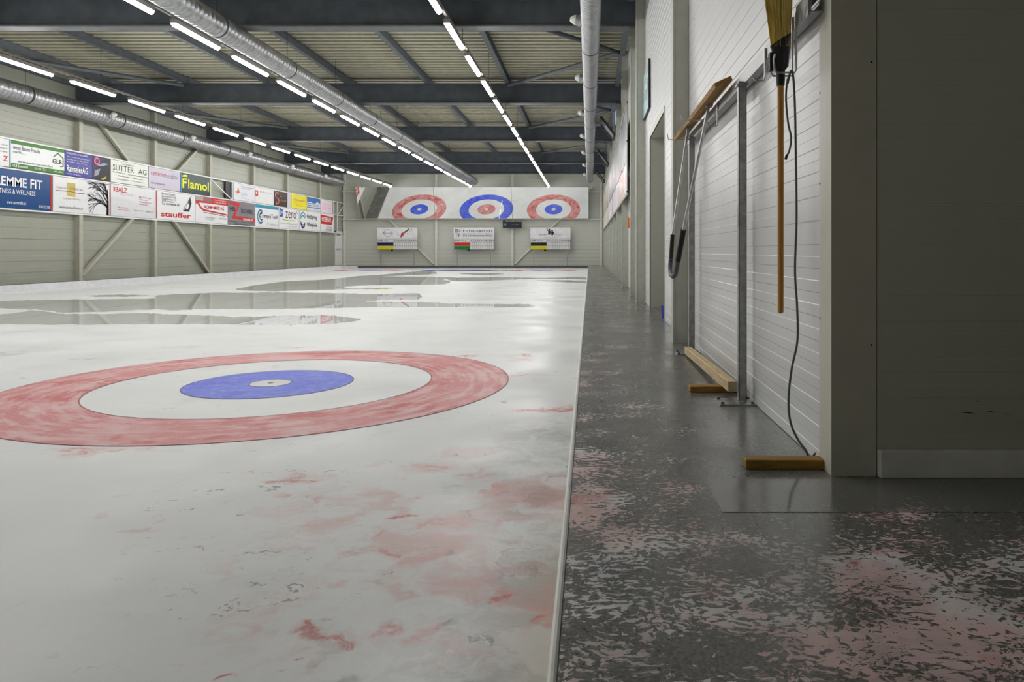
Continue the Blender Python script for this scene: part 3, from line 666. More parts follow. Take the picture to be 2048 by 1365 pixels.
# ------------------------------------------------------------------ boards with print
FONT = {}
def text_mesh(s, bold=False):
    cu = bpy.data.curves.new('lettering', 'FONT'); cu.body = s; cu.resolution_u = 2
    if bold: cu.offset = 0.018
    ob = bpy.data.objects.new('tmp_text', cu); C.objects.link(ob)
    dg = bpy.context.evaluated_depsgraph_get(); dg.update()
    me = bpy.data.meshes.new_from_object(ob.evaluated_get(dg))
    bpy.data.objects.remove(ob); bpy.data.curves.remove(cu)
    return me
INK = {}
def ink(rgb):
    if rgb not in INK: INK[rgb] = plain(rgb, 0.35, spec=0.3, var=0.03)
    return INK[rgb]
def put_print(t, W, Hh, items, y0=-0.0015):
    """items in panel fractions, u to the right and v upward; the face is local -y"""
    lay = 0
    for it in items:
        lay += 1; y = y0-0.0009*lay; kind = it[0]; col = ink(it[-1])
        if kind == 'r':
            _, a, b, c_, d, _c = it
            MB().add([(a*W, y, b*Hh), (c_*W, y, b*Hh), (c_*W, y, d*Hh), (a*W, y, d*Hh)], [(0,1,2,3)]).build('printed_field', col, t)
        elif kind == 'p':
            MB().add([(u*W, y, v*Hh) for u, v in it[1]], [tuple(range(len(it[1])))]).build('printed_shape', col, t)
        elif kind == 'l':                              # polyline of given thickness (fraction of height)
            pts, th = it[1], it[2]*Hh; mb = MB()
            for (p, q) in zip(pts[:-1], pts[1:]):
                a, b = Vector((p[0]*W, p[1]*Hh)), Vector((q[0]*W, q[1]*Hh)); d = (b-a).normalized(); nn = Vector((-d.y, d.x))*th/2; a2, b2 = a-d*th*0.3, b+d*th*0.3
                mb.add([(v.x, y, v.y) for v in (a2-nn, b2-nn, b2+nn, a2+nn)], [(0,1,2,3)])
            mb.build('printed_line', col, t)
        elif kind == 'e':                              # elliptical ring or arc: cu, cv, ru, rv, inner fraction, a0, a1
            _, cu, cv, ru, rv, inn, a0, a1, _c = it; n = 28; mb = MB(); P = []
            for i in range(n+1):
                a = R(a0+(a1-a0)*i/n)
                P.append(((cu+ru*inn*math.cos(a))*W, y, (cv+rv*inn*math.sin(a))*Hh)); P.append(((cu+ru*math.cos(a))*W, y, (cv+rv*math.sin(a))*Hh))
            mb.add(P, [(2*i, 2*i+1, 2*i+3, 2*i+2) for i in range(n)]).build('printed_arc', col, t)
        elif kind in ('t', 'b'):                       # text fitted into a box
            _, a, b, c_, d, s, _c = it
            me = text_mesh(s, kind == 'b')
            xs_ = [v.co.x for v in me.vertices]; ys_ = [v.co.y for v in me.vertices]
            if not xs_: continue
            x0, x1, q0, q1 = min(xs_), max(xs_), min(ys_), max(ys_)
            for v in me.vertices:
                u = (v.co.x-x0)/(x1-x0); w = (v.co.y-q0)/max(q1-q0, 1e-6)
                v.co = ((a+(c_-a)*u)*W, y, (b+(d-b)*w)*Hh)
            me.materials.clear(); me.materials.append(col)
            o = bpy.data.objects.new('lettering', me); C.objects.link(o); o.parent = t
def board(name, label, cat, loc, rz, W, Hh, face, items, group, thick=0.012):
    t = thing(name, label, cat, loc, rz, group)
    MB().box(0, 0, 0, W, thick, Hh).build('panel', plain(face, 0.22, spec=0.35, var=0.02), t)
    put_print(t, W, Hh, items); return t
XA = XL+0.165                                         # plane of the boards on the left wall
def ady(px): return -XA*F/(CX-px)
Kc, Wc, Gc = (28,28,30), (238,238,238), (120,122,124)
RED, NAVY = (196,38,34), (6,68,128)
def tree_items():
    rnd = random.Random(3); L = []
    def grow(x, z, a, ln, th, d):
        x2, z2 = x+math.cos(a)*ln*0.62, z+math.sin(a)*ln
        L.append(('l', [(x, z), (x2, z2)], th, Kc))
        if d <= 0 or x2 < 0.60: return
        for i in range(3 if d > 3 else 2):
            grow(x2, z2, a+rnd.uniform(-0.45, 0.85), ln*rnd.uniform(0.62, 0.85), th*0.62, d-1)
    for z_, a_ in ((0.0, 92), (0.22, 135), (0.38, 120), (0.52, 105), (0.62, 145), (0.30, 165), (0.70, 118)):
        grow(0.945, z_, R(a_), 0.24, 0.045, 4)
    L.append(('l', [(0.945, 0.0), (0.95, 0.45)], 0.11, Kc)); L.append(('l', [(0.95, 0.45), (0.94, 0.8)], 0.06, Kc))
    return L
def tree_print(t, W, Hh):
    its = tree_items(); mb = MB(); y = -0.012
    for _, (p, q), th, _c in its:
        a, b = Vector((min(.985, p[0])*W, min(.97, p[1])*Hh)), Vector((min(.985, q[0])*W, min(.97, q[1])*Hh))
        if (b-a).length < 1e-4: continue
        d = (b-a).normalized(); nn = Vector((-d.y, d.x))*th*Hh/2
        mb.add([(v.x, y, v.y) for v in (a-nn, b-nn*0.7, b+nn*0.7, a+nn)], [(0,1,2,3)])
    mb.build('printed_tree', ink(Kc), t)
LOW = [
 (-150, 104, NAVY, 'dark blue fitness board with big white capitals, lower row leftmost', [('b',.535,.57,.925,.82,'AEMME FIT',Wc),('t',.56,.38,.868,.50,'FITNESS & WELLNESS',Wc),('t',.642,.11,.795,.20,'www.aemmefit.ch',Wc),('t',.894,.06,.984,.14,'BURGDORF',Wc),('r',.988,.02,1,1,RED)]),
 (105.5, 220.5, (226,226,228), 'white board with gold square and black bare tree print', [('t',.07,.66,.24,.73,'Raum und',Gc),('p',[(.25,.48),(.39,.46),(.39,.86),(.25,.86)],(196,178,92)),('t',.30,.66,.52,.73,'UMBAU AG',(110,80,80)),('l',[(.05,.60),(.30,.61),(.45,.585),(.55,.59)],.018,(160,70,70)),('t',.17,.36,.48,.42,'Gestaltung + 3552 Bärau',(160,160,120)),('t',.11,.10,.52,.19,'www.tomundbaum.ch',Gc),('r',.988,0,1,1,(214,90,90))]),
 (221.5, 313, (224,224,226), 'pale board with red block capitals beside the tree board', [('b',.10,.77,.36,.93,'BALZ',RED),('r',.055,.78,.085,.93,RED),('t',.20,.68,.50,.77,'Informatik',(196,196,198)),('p',[(0,.60),(.25,.62),(.55,.50),(.8,.42),(1,.45),(1,0),(0,0)],(212,212,215)),('t',.62,.66,.88,.71,'BALZ Informatik',(150,90,90)),('t',.62,.58,.80,.63,'3550 Langnau',(190,100,100)),('t',.62,.50,.88,.55,'Telefon',(190,100,100)),('t',.62,.42,.80,.47,'Beratung',(190,100,100)),('t',.15,.26,.36,.31,'Hardware',(200,120,120)),('t',.15,.18,.40,.23,'Software Support',(200,120,120)),('t',.50,.20,.68,.25,'Burgdorf',Gc),('t',.76,.20,.92,.25,'Bern',Gc),('r',.986,.02,1,.98,RED)]),
 (314, 390.5, (230,230,232), 'white board with red lowercase name and crane drawing', [('t',.12,.88,.48,.96,'Renato Stauffer',Kc),('t',.12,.79,.50,.87,'Sanitärtechnik',Kc),('t',.12,.70,.48,.78,'Güterstrasse 15',Kc),('t',.12,.61,.44,.69,'3550 Langnau',Kc),('t',.12,.52,.58,.60,'Tel. 034 408 88 88',Kc),('b',.10,.10,.88,.30,'stauffer',RED),('p',[(.68,.36),(.84,.36),(.90,.70),(.86,.92),(.82,.70),(.76,.50)],(36,40,54)),('l',[(.68,.40),(.80,.70),(.90,.96)],.02,(36,40,54)),('p',[(.75,.44),(.80,.44),(.84,.62),(.80,.66)],Wc)]),
 (391, 455.5, (228,228,230), 'white board with red curved swoosh and small photo strip', [('r',0,.76,1,1,RED),('r',.0,.84,.24,1,(170,160,160)),('r',.25,.80,.50,.99,(150,96,92)),('t',.56,.90,.96,.96,'Beratung Planung Ausführung',Wc),('t',.56,.82,.94,.88,'in Holz und Metall',Wc),('p',[(0,.70),(.05,.72),(.14,.55),(.24,.45),(.95,.36),(1,.28),(1,.31),(.96,.41),(.26,.52),(.17,.60),(.10,.76),(0,.76)],RED),('b',.26,.55,.88,.69,'NORM+MASS AG',RED),('l',[(.25,.40),(.90,.32)],.02,(60,60,70)),('t',.30,.18,.60,.24,'Küchen und Innenausbau',Gc),('t',.74,.18,.96,.24,'034 402 22',Gc),('t',.30,.10,.58,.15,'3550 Langnau',Gc)]),
 (456, 509.5, (132,126,132), 'grey board with a big red letter and dark capitals', [('p',[(.02,.98),(.46,.94),(.42,.80),(.26,.38),(1,.34),(1,.17),(.14,.26),(.34,.80),(.06,.84)],RED),('b',.06,.58,.26,.76,'HEI',Kc),('b',.46,.52,.93,.72,'TECHNIK',Kc),('b',.56,.21,.94,.31,'WIDMER AG',Wc),('t',.04,.10,.34,.16,'3550 Langnau',Kc),('t',.48,.10,.92,.16,'Telefon 034 402',Kc),('t',.24,.02,.74,.08,'www.heiztechnik.ch',Kc)]),
 (510.5, 557.5, (232,232,234), 'white board with teal top bar and round double letter logo', [('r',0,.86,1,1,(58,156,184)),('t',.05,.89,.95,.97,'Ihr Partner für Informatik',(30,90,120)),('e',.22,.46,.14,.34,.72,50,310,(40,130,160)),('b',.18,.36,.97,.62,'CompuTech',(70,76,84)),('e',.25,.48,.08,.2,.7,50,310,(40,60,90)),('t',.50,.08,.97,.22,'IT-Solutions',(180,182,186))]),
 (558, 598, (232,232,234), 'white board with blue badge and thin grey degree lettering', [('p',[(.02,.56),(.17,.56),(.19,.62),(.19,.94),(.05,.98),(.02,.9)],(32,84,168)),('t',.04,.66,.17,.86,'SP',Wc),('t',.32,.52,.86,.86,'zero',(60,62,66)),('e',.92,.88,.05,.08,.7,60,300,(60,62,66)),('l',[(.16,.44),(.45,.40),(.80,.43)],.04,(176,200,40)),('t',.04,.22,.95,.28,'Sanitär Heizung Solar',Gc),('t',.45,.10,.90,.15,'www.zero.ch',Gc)]),
 (598.6, 640.5, (234,234,235), 'white board with wavy round logo and black two-line lettering', [('e',.17,.60,.14,.34,.78,20,170,(40,150,150)),('e',.17,.48,.13,.30,.74,30,160,(50,160,160)),('e',.17,.40,.12,.30,.76,190,340,(30,50,110)),('e',.17,.52,.13,.30,.76,200,330,(30,60,120)),('e',.17,.30,.10,.24,.7,200,330,(24,36,90)),('b',.36,.56,.84,.86,'HotSpring',(60,62,66)),('b',.36,.14,.84,.42,'Whirlpools',(60,62,66))]),
 (641.5, 667, (236,236,238), 'white board with red block at top, lower row beside the exit door', [('p',[(0,.42),(.86,.40),(.98,.86),(0,.94)],RED),('b',.08,.55,.82,.82,'NOERMAX',Wc),('t',.42,.18,.88,.30,'Tür, Garage',Kc),('t',.38,.04,.86,.16,'WYSS STOREN',Kc)]),
]
UP = [
 (-60, 19, (226,226,228), 'white board at upper row left end with red letter', [('t',.55,.74,.95,.80,'Langnau GmbH',Kc),('t',.60,.62,.95,.68,'Hauptstrasse 22',Kc),('t',.62,.50,.95,.56,'3550 Langnau',Kc),('b',.84,.20,.97,.38,'Z',RED)]),
 (20, 129, (230,230,232), 'white board with green bands and house outline logo', [('r',0,.88,1,1,(64,124,40)),('r',0,0,1,.17,(64,124,40)),('r',0,0,.012,1,(150,200,225)),('t',.05,.68,.55,.84,'wenn Bauen Freude',(70,74,78)),('t',.05,.55,.26,.66,'macht ...',(70,74,78)),('t',.14,.22,.78,.30,'Alle Handwerker unter einem Dach',(60,64,70)),('b',.78,.40,.95,.58,'GLB',(34,66,44)),('l',[(.80,.66),(.88,.82),(.975,.66),(.975,.34),(.92,.31)],.045,(74,130,44)),('b',.04,.04,.32,.13,'GLB Emmental',Wc),('t',.44,.04,.66,.13,'034 408 17 17',Wc),('t',.80,.04,.97,.13,'www.glb.ch',Wc)]),
 (129.6, 220.5, (36,36,146), 'blue board with white script and dark machine photo', [('r',.60,0,1,1,(50,48,84)),('p',[(.66,0),(1,0),(1,.95),(.92,1),(.80,.8),(.70,.55),(.62,.2)],(34,34,40)),('p',[(.70,.62),(.86,.78),(.96,.74),(.80,.60)],(150,156,190)),('p',[(.66,.40),(.78,.50),(.74,.22),(.64,.12)],(150,150,170)),('p',[(.78,.04),(.92,.22),(.90,.10),(.84,.02)],(206,178,40)),('t',.03,.88,.50,.95,'WERKZEUGE und MASCHINEN',Wc),('t',.04,.74,.54,.80,'Wo immer auch gebaut wird',Wc),('t',.04,.64,.52,.70,'hat alles, was ein Bau braucht',Wc),('t',.04,.54,.48,.60,'zu jeder Zeit bereit',Wc),('b',.03,.16,.50,.44,'RamseierAG',Wc),('e',.70,.80,.065,.16,.62,0,360,(226,120,160)),('b',.665,.72,.735,.88,'R',(206,60,90)),('t',.04,.05,.34,.10,'3550 Langnau',Wc)]),
 (221.5, 296, (222,224,216), 'pale board with large thin serif-like dark capitals', [('t',.26,.84,.62,.93,'Treuhandbüro',Kc),('t',.05,.54,.62,.80,'SUTTER',(30,60,60)),('t',.74,.54,.96,.80,'AG',(30,60,60)),('t',.05,.42,.38,.49,'Buchhaltung',Kc),('t',.46,.40,.98,.48,'Unternehmensberatung',Kc),('t',.20,.28,.50,.35,'Buchführungen',Kc),('t',.60,.28,.86,.35,'Steuern',Kc),('t',.16,.14,.46,.20,'Oberfrittenbach 3',Kc),('t',.56,.14,.90,.20,'3550 Langnau i.E.',Kc)]),
 (297, 361, (196,188,204), 'lilac grey board with red and grey lowercase lettering', [('t',.08,.62,.52,.84,'ramseier',(180,60,66)),('t',.52,.60,.92,.82,'holzbau',(120,110,120)),('t',.08,.20,.52,.30,'Ihre für alle aus Holz',(80,76,84))]),
 (361.5, 420, (10,46,38), 'dark green board with bright yellow lettering', [('b',.25,.24,.96,.74,'lamol',(226,234,20)),('p',[(.05,.22),(.11,.22),(.11,.46),(.20,.48),(.20,.58),(.11,.57),(.11,.66),(.22,.68),(.22,.76),(.05,.72)],(226,234,20)),('p',[(.05,.80),(.22,.84),(.22,.94),(.09,.92),(.05,.86)],(226,234,20)),('r',0,0,.02,1,(80,160,220))]),
 (467, 509.5, (226,226,232), 'white board with small orange starfish and fine print', [('p',[(.06,.48),(.16,.52),(.22,.78),(.26,.58),(.32,.46),(.24,.44),(.20,.34),(.17,.44)],(206,120,60)),('t',.36,.84,.96,.91,'Ihre Masseurin für Gesundheit',(90,90,100)),('t',.36,.74,.78,.80,'und Wohlbefinden',(90,90,100)),('t',.36,.46,.60,.51,'Praxis',Gc),('t',.36,.38,.66,.43,'Dorfstrasse',Gc),('t',.36,.30,.60,.35,'3550 Langnau',Gc),('t',.36,.16,.60,.21,'034 402',Gc),('t',.66,.10,.96,.15,'www.praxis.ch',Gc)]),
 (510.5, 547.5, (230,230,228), 'white board with red square and widely spaced letters', [('r',.0,.44,.15,.80,RED),('b',.03,.54,.11,.72,'K',Wc),('t',.25,.70,.92,.80,'B E R N  B I E L',(110,108,106))]),
 (548, 574, (58,44,40), 'dark brown board with curling orange initial', [('e',.22,.72,.14,.20,.62,20,250,(214,140,60)),('e',.24,.34,.15,.24,.62,-160,90,(206,110,60)),('t',.42,.62,.60,.76,'Die',(190,150,60)),('t',.40,.34,.92,.54,'Scheune',(170,124,50)),('r',.1,.06,.2,.09,(190,120,60))]),
 (574.8, 582, (214,210,222), 'narrow pale board between the dark brown and yellow boards', [('t',.1,.80,.8,.86,'Bau AG',(190,120,130)),('t',.1,.62,.9,.68,'Langnau',(150,150,190)),('t',.1,.16,.7,.22,'034 402',(190,150,170))]),
 (582.6, 613.6, (232,226,40), 'bright yellow board with red lettering', [('t',.14,.80,.80,.88,'Sportgeschäft',(190,170,40)),('b',.12,.54,.92,.72,'TÜRK GASTRO',(220,110,40)),('t',.14,.38,.80,.46,'Bern Langnau',(200,170,40)),('t',.30,.20,.74,.32,'Garten',(220,140,40))]),
 (614.2, 640.4, (226,228,232), 'white board with blue upper half and stripes', [('p',[(0,.62),(.30,.66),(.56,.56),(.80,.74),(1,.62),(1,1),(0,1)],(56,104,170)),('r',.02,.50,.34,.56,(50,90,150)),('r',.06,.36,.34,.42,(50,90,150)),('r',.0,.22,1,.28,(50,90,150)),('t',.34,.34,.92,.62,'Stöckli',(84,124,180)),('t',.05,.06,.95,.13,'www.sport.ch',Gc)]),
 (641.5, 665, (232,222,230), 'pale pink board at upper row right end', [('r',.12,.16,.46,.80,(240,206,220)),('t',.14,.54,.44,.76,'L I',(226,140,170)),('t',.14,.22,.44,.46,'O F',(226,140,170)),('t',.54,.70,.94,.76,'Atelier',(220,170,190)),('t',.54,.54,.84,.60,'Mode',(220,170,190)),('t',.54,.38,.94,.44,'Schneiderin',(220,170,190)),('t',.54,.22,.90,.28,'Langnau',(220,170,190))]),
]
for rowi, (row, z0, z1) in enumerate(((LOW, 2.135, 3.125), (UP, 3.19, 3.895))):
    for (p0, p1, face, lab, items) in row:
        y0, y1 = ady(p0), ady(p1)
        def cu_(u): return (ady(p0+u*(p1-p0))-y0)/(y1-y0)
        conv = []
        for it in items:
            it = list(it)
            if it[0] in 'rtb': it[1], it[3] = cu_(it[1]), cu_(it[3])
            elif it[0] in 'pl': it[1] = [(cu_(u), v) for u, v in it[1]]
            elif it[0] == 'e': a_ = cu_(it[1]-it[3]); b_ = cu_(it[1]+it[3]); it[1], it[3] = (a_+b_)/2, (b_-a_)/2
            conv.append(tuple(it))
        items = conv
        t = board('sponsor_board', lab, 'sign', (XA, y0+0.006, z0), R(90), y1-y0-0.012, z1-z0, face, items, 'sponsor boards on the left wall')
        if 'tree print' in lab: tree_print(t, y1-y0-0.012, z1-z0)
fr = thing('board_frame', 'slim white lattice frame carrying the two rows of sponsor boards', 'frame', (XA-0.012, 0, 0))
yA, yE = ady(-150), ady(693)
for z in (2.105, 3.155, 3.925):
    MB().box(-0.05, yA, z-0.02, 0.006, yE, z+0.02).build('rail', M_WHITE, fr)
for p in (421.5, 466.2, 668.5, 676, 692):
    MB().box(-0.05, ady(p)-0.02, 2.12 if p > 600 else 3.14, -0.002, ady(p)+0.02, 3.92).build('upright', M_WHITE, fr)
MB().bar((-0.03, ady(423), 3.88), (-0.03, ady(465), 3.18), 0.04, 0.03, (1,0,0)).build('diagonal', M_WHITE, fr)
MB().bar((-0.03, ady(677), 3.20), (-0.03, ady(691), 3.88), 0.04, 0.03, (1,0,0)).build('diagonal', M_WHITE, fr)
MB().box(-0.10, ady(455), 3.19, -0.06, ady(466), 3.9).build('shadow_sheet', M_DARK, fr)  # dark sheet standing in for the shadow in the gap between boards
# exit door in the left wall with sign
d2 = setting('door_2', 'white exit door at the far end of the left wall')
dy0, dy1 = 43.38, 44.60
MB().box(XL+0.002, dy0, FZ, XL+0.05, dy0+0.09, 2.22).box(XL+0.002, dy1-0.09, FZ, XL+0.05, dy1, 2.22).box(XL+0.002, dy0, 2.13, XL+0.05, dy1, 2.22).build('frame', M_WHITE, d2)
lf = MB().box(XL+0.002, dy0+0.095, FZ+0.02, XL+0.03, dy1-0.095, 2.125).build('leaf', M_WHITE, d2)
MB().bar((XL+0.08, dy0+0.12, 1.15), (XL+0.08, dy1-0.3, 1.15), 0.03, 0.03).build('panic_bar', M_GALV, lf)
MB().box(XL+0.03, dy0+0.3, 1.98, XL+0.08, dy0+0.75, 2.05).build('door_closer', M_GALV, lf)
board('exit_sign', 'small green pictogram sign above the white exit door', 'sign', (XL+0.03, 43.66, 2.34), R(90), 0.56, 0.24, (216,222,220), [('r',.30,.08,.95,.92,(46,104,100)),('p',[(.62,.80),(.72,.80),(.74,.55),(.86,.30),(.78,.28),(.66,.46),(.56,.20),(.48,.24),(.58,.54)],Wc),('l',[(.06,.5),(.24,.5)],.1,(46,104,100))], None)

# ------------------------------------------------------------------ scoreboards on the end wall
def scoreboard(px0, lab, n, items, c1, c2):
    Y = 44.30; W = 80.4*Y/F; x0 = (px0-CX)*Y/F; zb = H+(CY-499.2)*Y/F; zm = H+(CY-477.8)*Y/F; ztp = H+(CY-455.6)*Y/F
    t = thing('scoreboard', lab, 'scoreboard', (x0, Y, FZ), 0, 'scoreboards on the end wall')
    zb -= FZ; zm -= FZ; ztp -= FZ
    MB().box(0.03, 0, zb, W-0.01, 0.03, zm).build('score_panel', M_WHITE, t)
    hd = MB().box(0, -0.03, zm, W, 0.03, ztp).build('sponsor_panel', plain((232,232,234), 0.3), t)
    P = MB(); hb = zm-zb
    # score grid: header, two rows, eleven columns
    def q(a, b, c_, d, col, nm, y):
        MB().add([(a, y, b), (c_, y, b), (c_, y, d), (a, y, d)], [(0,1,2,3)]).build(nm, ink(col), t)
    xn = 0.405*W; r1 = zb+hb*0.67; r2 = zb+hb*0.34
    q(0.03, r2, xn, r1, c1, 'team_strip', -0.003); q(0.03, zb, xn, r2-0.01, c2, 'team_strip', -0.003)
    g = MB(); cw = (W-0.01-xn)/11
    for i in range(12): g.add([(xn+i*cw-0.008, -0.002, zb), (xn+i*cw+0.008, -0.002, zb), (xn+i*cw+0.008, -0.002, zm-0.03), (xn+i*cw-0.008, -0.002, zm-0.03)], [(0,1,2,3)])
    for z in (r2, r1): g.add([(xn, -0.002, z-0.008), (W-0.01, -0.002, z-0.008), (W-0.01, -0.002, z+0.008), (xn, -0.002, z+0.008)], [(0,1,2,3)])
    g.build('score_grid', ink((120,122,130)), t)
    def txt(a, b, c_, d, s, col, y=-0.004, parent=t):
        me = text_mesh(s, True); xs_ = [v.co.x for v in me.vertices]; ys_ = [v.co.y for v in me.vertices]
        for v in me.vertices:
            u = (v.co.x-min(xs_))/(max(xs_)-min(xs_)); w_ = (v.co.y-min(ys_))/(max(ys_)-min(ys_)); v.co = (a+(c_-a)*u, y, b+(d-b)*w_)
        me.materials.clear(); me.materials.append(ink(col)); o = bpy.data.objects.new('lettering', me); C.objects.link(o); o.parent = parent
    hz0, hz1 = r1+hb*0.07, r1+hb*0.23
    txt(0.03*W, hz0, 0.15*W, hz1, 'Ende', (40,40,60)); txt(0.185*W, hz0, 0.30*W, hz1-hb*0.04, 'Rink %d' % n, (60,60,80))
    for i in range(11):
        s = str(i+1); wd = cw*(0.42 if i < 9 else 0.8) if i else cw*0.2
        txt(xn+(i+0.5)*cw-wd/2, hz0, xn+(i+0.5)*cw+wd/2, hz1, s, (40,40,70))
    MB().box(xn-0.16, -0.02, zb-0.11, xn-0.02, 0.03, zb-0.005).build('control_box', M_BLACK, t)
    for u in (0.085, 0.915):
        MB().box(u*W-0.022, 0.031, 0, u*W+0.022, 0.075, zb+0.3).build('leg', M_GALV, t)
        MB().box(u*W-0.08, -0.02, 0, u*W+0.08, 0.12, 0.012).build('foot_plate', M_GALV, t)
    pr = [];
    for it in items: pr.append(it)
    Hh = ztp-zm
    hd_o = hd; k0 = len(C.objects)
    before = set(C.objects)
    put_print(t, W, Hh, pr, -0.032)
    for o in set(C.objects)-before:
        o.location.z = zm
        o.parent = hd
    return t
scoreboard(754.2, 'left scoreboard with navy and yellow team strips', 1,
  [('e',.27,.50,.10,.34,.93,0,360,Gc),('t',.14,.40,.40,.58,'dieLigne',(110,112,118)),('p',[(.58,.14),(.60,.48),(.665,.62),(.665,.30),(.60,.10)],(184,80,84)),('p',[(.67,.42),(.68,.62),(.80,.94),(.80,.80)],(84,86,92)),('p',[(.665,.60),(.70,.72),(.70,.50)],(190,110,80)),('e',.55,.30,.05,.1,.8,90,300,(200,200,200)),('e',.86,.86,.012,.04,0,0,360,Gc),('e',.84,.70,.010,.03,0,0,360,Gc),('e',.76,.46,.010,.04,0,0,360,Gc)], (18,28,84), (222,210,20))
maze = []
for i in range(5):
    maze += [('l',[(.04+.03*i,.16+.02*(i%2)),(.04+.03*i,.45)],.03,(60,62,66))] if i % 2 else [('l',[(.03,.52+.08*i),(.10,.52+.08*i),(.12,.46+.08*i)],.03,(60,62,66))]
maze += [('l',[(.035,.80),(.10,.80),(.10,.70),(.035,.70),(.035,.60),(.10,.60)],.035,(70,72,76)),('l',[(.115,.80),(.115,.58)],.035,(70,72,76)),('l',[(.14,.80),(.14,.58)],.035,(70,72,76)),('l',[(.165,.80),(.165,.58)],.035,(70,72,76)),
         ('l',[(.10,.44),(.17,.44)],.035,(70,72,76)),('l',[(.10,.34),(.17,.34)],.035,(70,72,76)),('l',[(.10,.24),(.17,.24)],.035,(70,72,76))]
scoreboard(907.4, 'middle scoreboard with red and green team strips', 2,
  maze+[('b',.235,.63,.975,.80,'R Ö T H L I S B E R G E R',(70,72,76)),('l',[(.235,.50),(.975,.50)],.012,Gc),('t',.235,.20,.975,.42,'Die Schreinermanufaktur',(96,98,102))], (206,44,28), (10,124,58))
scoreboard(1060.6, 'right scoreboard with black and yellow team strips', 3,
  [('t',.21,.30,.425,.48,'BÄREN',(120,122,126)),('t',.60,.30,.785,.48,'VÖGLE',(150,152,156)),('l',[(.23,.24),(.77,.24)],.01,Gc),('t',.34,.08,.68,.16,'www.baerenvoegle.ch',Gc)]+
  [('e',.475,.80,.022,.10,0,0,360,Kc),('p',[(.445,.70),(.50,.70),(.505,.50),(.49,.36),(.475,.36),(.468,.48),(.452,.36),(.435,.38),(.448,.54)],Kc),('l',[(.455,.68),(.425,.76),(.415,.92)],.06,Kc),('e',.415,.92,.014,.05,0,0,360,Kc),('l',[(.50,.66),(.52,.56),(.535,.54)],.05,Kc),
   ('e',.545,.68,.022,.09,0,0,360,Kc),('p',[(.52,.60),(.575,.60),(.575,.44),(.568,.32),(.552,.32),(.546,.42),(.53,.32),(.515,.34),(.524,.46)],Kc),('l',[(.57,.58),(.588,.52),(.575,.46)],.05,Kc)], (22,22,22), (222,210,20))
# black display on the post
dsp = thing('wall_display', 'black electronic display on the post between middle and right scoreboards', 'display', ((1005.4-CX)*44.25/F, 44.25, H+(CY-456.2)*44.25/F))
W_ = 37.8*44.25/F; H_ = 12.4*44.25/F
MB().box(0, 0, 0, W_, 0.12, H_).build('case', M_BLACK, dsp)
MB().box(0.0, 0.02, H_, 0.14, 0.10, H_+0.09).build('bracket', M_BLACK, dsp)
MB().box(W_*0.4, 0.12, 0.05, W_*0.6, 0.396, H_-0.05).build('mount', M_DARK, dsp)
MSCR = mat_emit('display_blue', (0.06, 0.30, 0.62, 1), 0.35)
MB().add([(.06*W_, -0.002, .38*H_), (.20*W_, -0.002, .38*H_), (.20*W_, -0.002, .72*H_), (.06*W_, -0.002, .72*H_)], [(0,1,2,3)]).build('lit_field', MSCR, dsp)
for u0, u1, v in ((.44,.52,.5),(.54,.60,.55),(.62,.68,.5),(.70,.82,.58)):
    MB().add([(u0*W_, -0.002, (v-.06)*H_), (u1*W_, -0.002, (v-.02)*H_), (u1*W_, -0.002, (v+.06)*H_), (u0*W_, -0.002, (v+.04)*H_)], [(0,1,2,3)]).build('lit_segment', MSCR, dsp)

# ------------------------------------------------------------------ banners on the right wall
def mat_blotch(name, a, b, c_):
    k = NT(name); P = k.coord()
    w = k.vmath('MULTIPLY', P, (0.45, 1, 1))
    n = k.noise(w, 1.6, 5, 0.6, 0.8); n2 = k.noise(k.vmath('ADD', w, (5,2,1)), 1.1, 4, 0.6, 0.5)
    col = k.mix(k.ramp(n, 0.42, 0.58), srgb(*a), srgb(*b)); col = k.mix(k.ramp(n2, 0.5, 0.62), col, srgb(*c_))
    k.set(Base_Color=col, Roughness=0.3); return k.m
XB = XR-0.158
ub = [(15.3, 18.0, (110,116,126), (160,164,172), (84,90,100), 'grey and white clouded banner nearest the doorway, upper row'), (18.05, 21.6, (130,130,138), (100,30,46), (50,80,70), 'dark red and grey banner, second of upper row on right wall'), (21.65, 25.2, (96,104,102), (124,40,60), (150,150,156), 'grey pink banner, third of upper row on right wall'),
      (25.25, 28.9, (120,120,120), (90,100,110), (170,170,170), 'dull grey banner, fourth of upper row on right wall'), (28.95, 32.6, (140,60,80), (190,190,190), (110,110,120), 'mauve banner, fifth of upper row on right wall'), (32.65, 41.0, (180,176,120), (150,150,150), (190,190,180), 'yellowish banner at far end of upper row on right wall')]
for (y0, y1, a, b, c_, lab) in ub:
    t = thing('wall_banner', lab, 'banner', (XB, y1, 2.95), R(-90), 'banners on the right wall')
    MB().box(0, 0, 0, y1-y0, 0.008, 1.16).build('sheet', mat_blotch('banner_print', a, b, c_), t)
    for u in (0.05, y1-y0-0.05):
        for z in (0.04, 1.12): MB().lathe([(0, 0.02), (0.004, 0.02), (0.006, 0.01)], (u, 0, z), (0,-1,0), 8).build('eyelet', M_DARK, t)
lb = [(15.3, 17.2, (226,224,224), (222,150,160), (214,214,214), 'white and pink banner nearest the doorway, lower row'), (17.25, 19.6, (222,180,150), (226,214,206), (214,120,130), 'peach banner, second of lower row on right wall'), (19.65, 22.4, (224,224,228), (206,206,214), (190,190,200), 'white banner, third of lower row on right wall'), (22.45, 26, (190,120,130), (226,226,226), (150,150,160), 'rose and white banner, fourth of lower row on right wall'), (26.05, 31, (170,172,176), (226,226,226), (206,206,206), 'pale grey banner, fifth of lower row on right wall'), (31.05, 41, (196,196,150), (222,222,214), (190,190,190), 'cream banner at far end of lower row on right wall')]
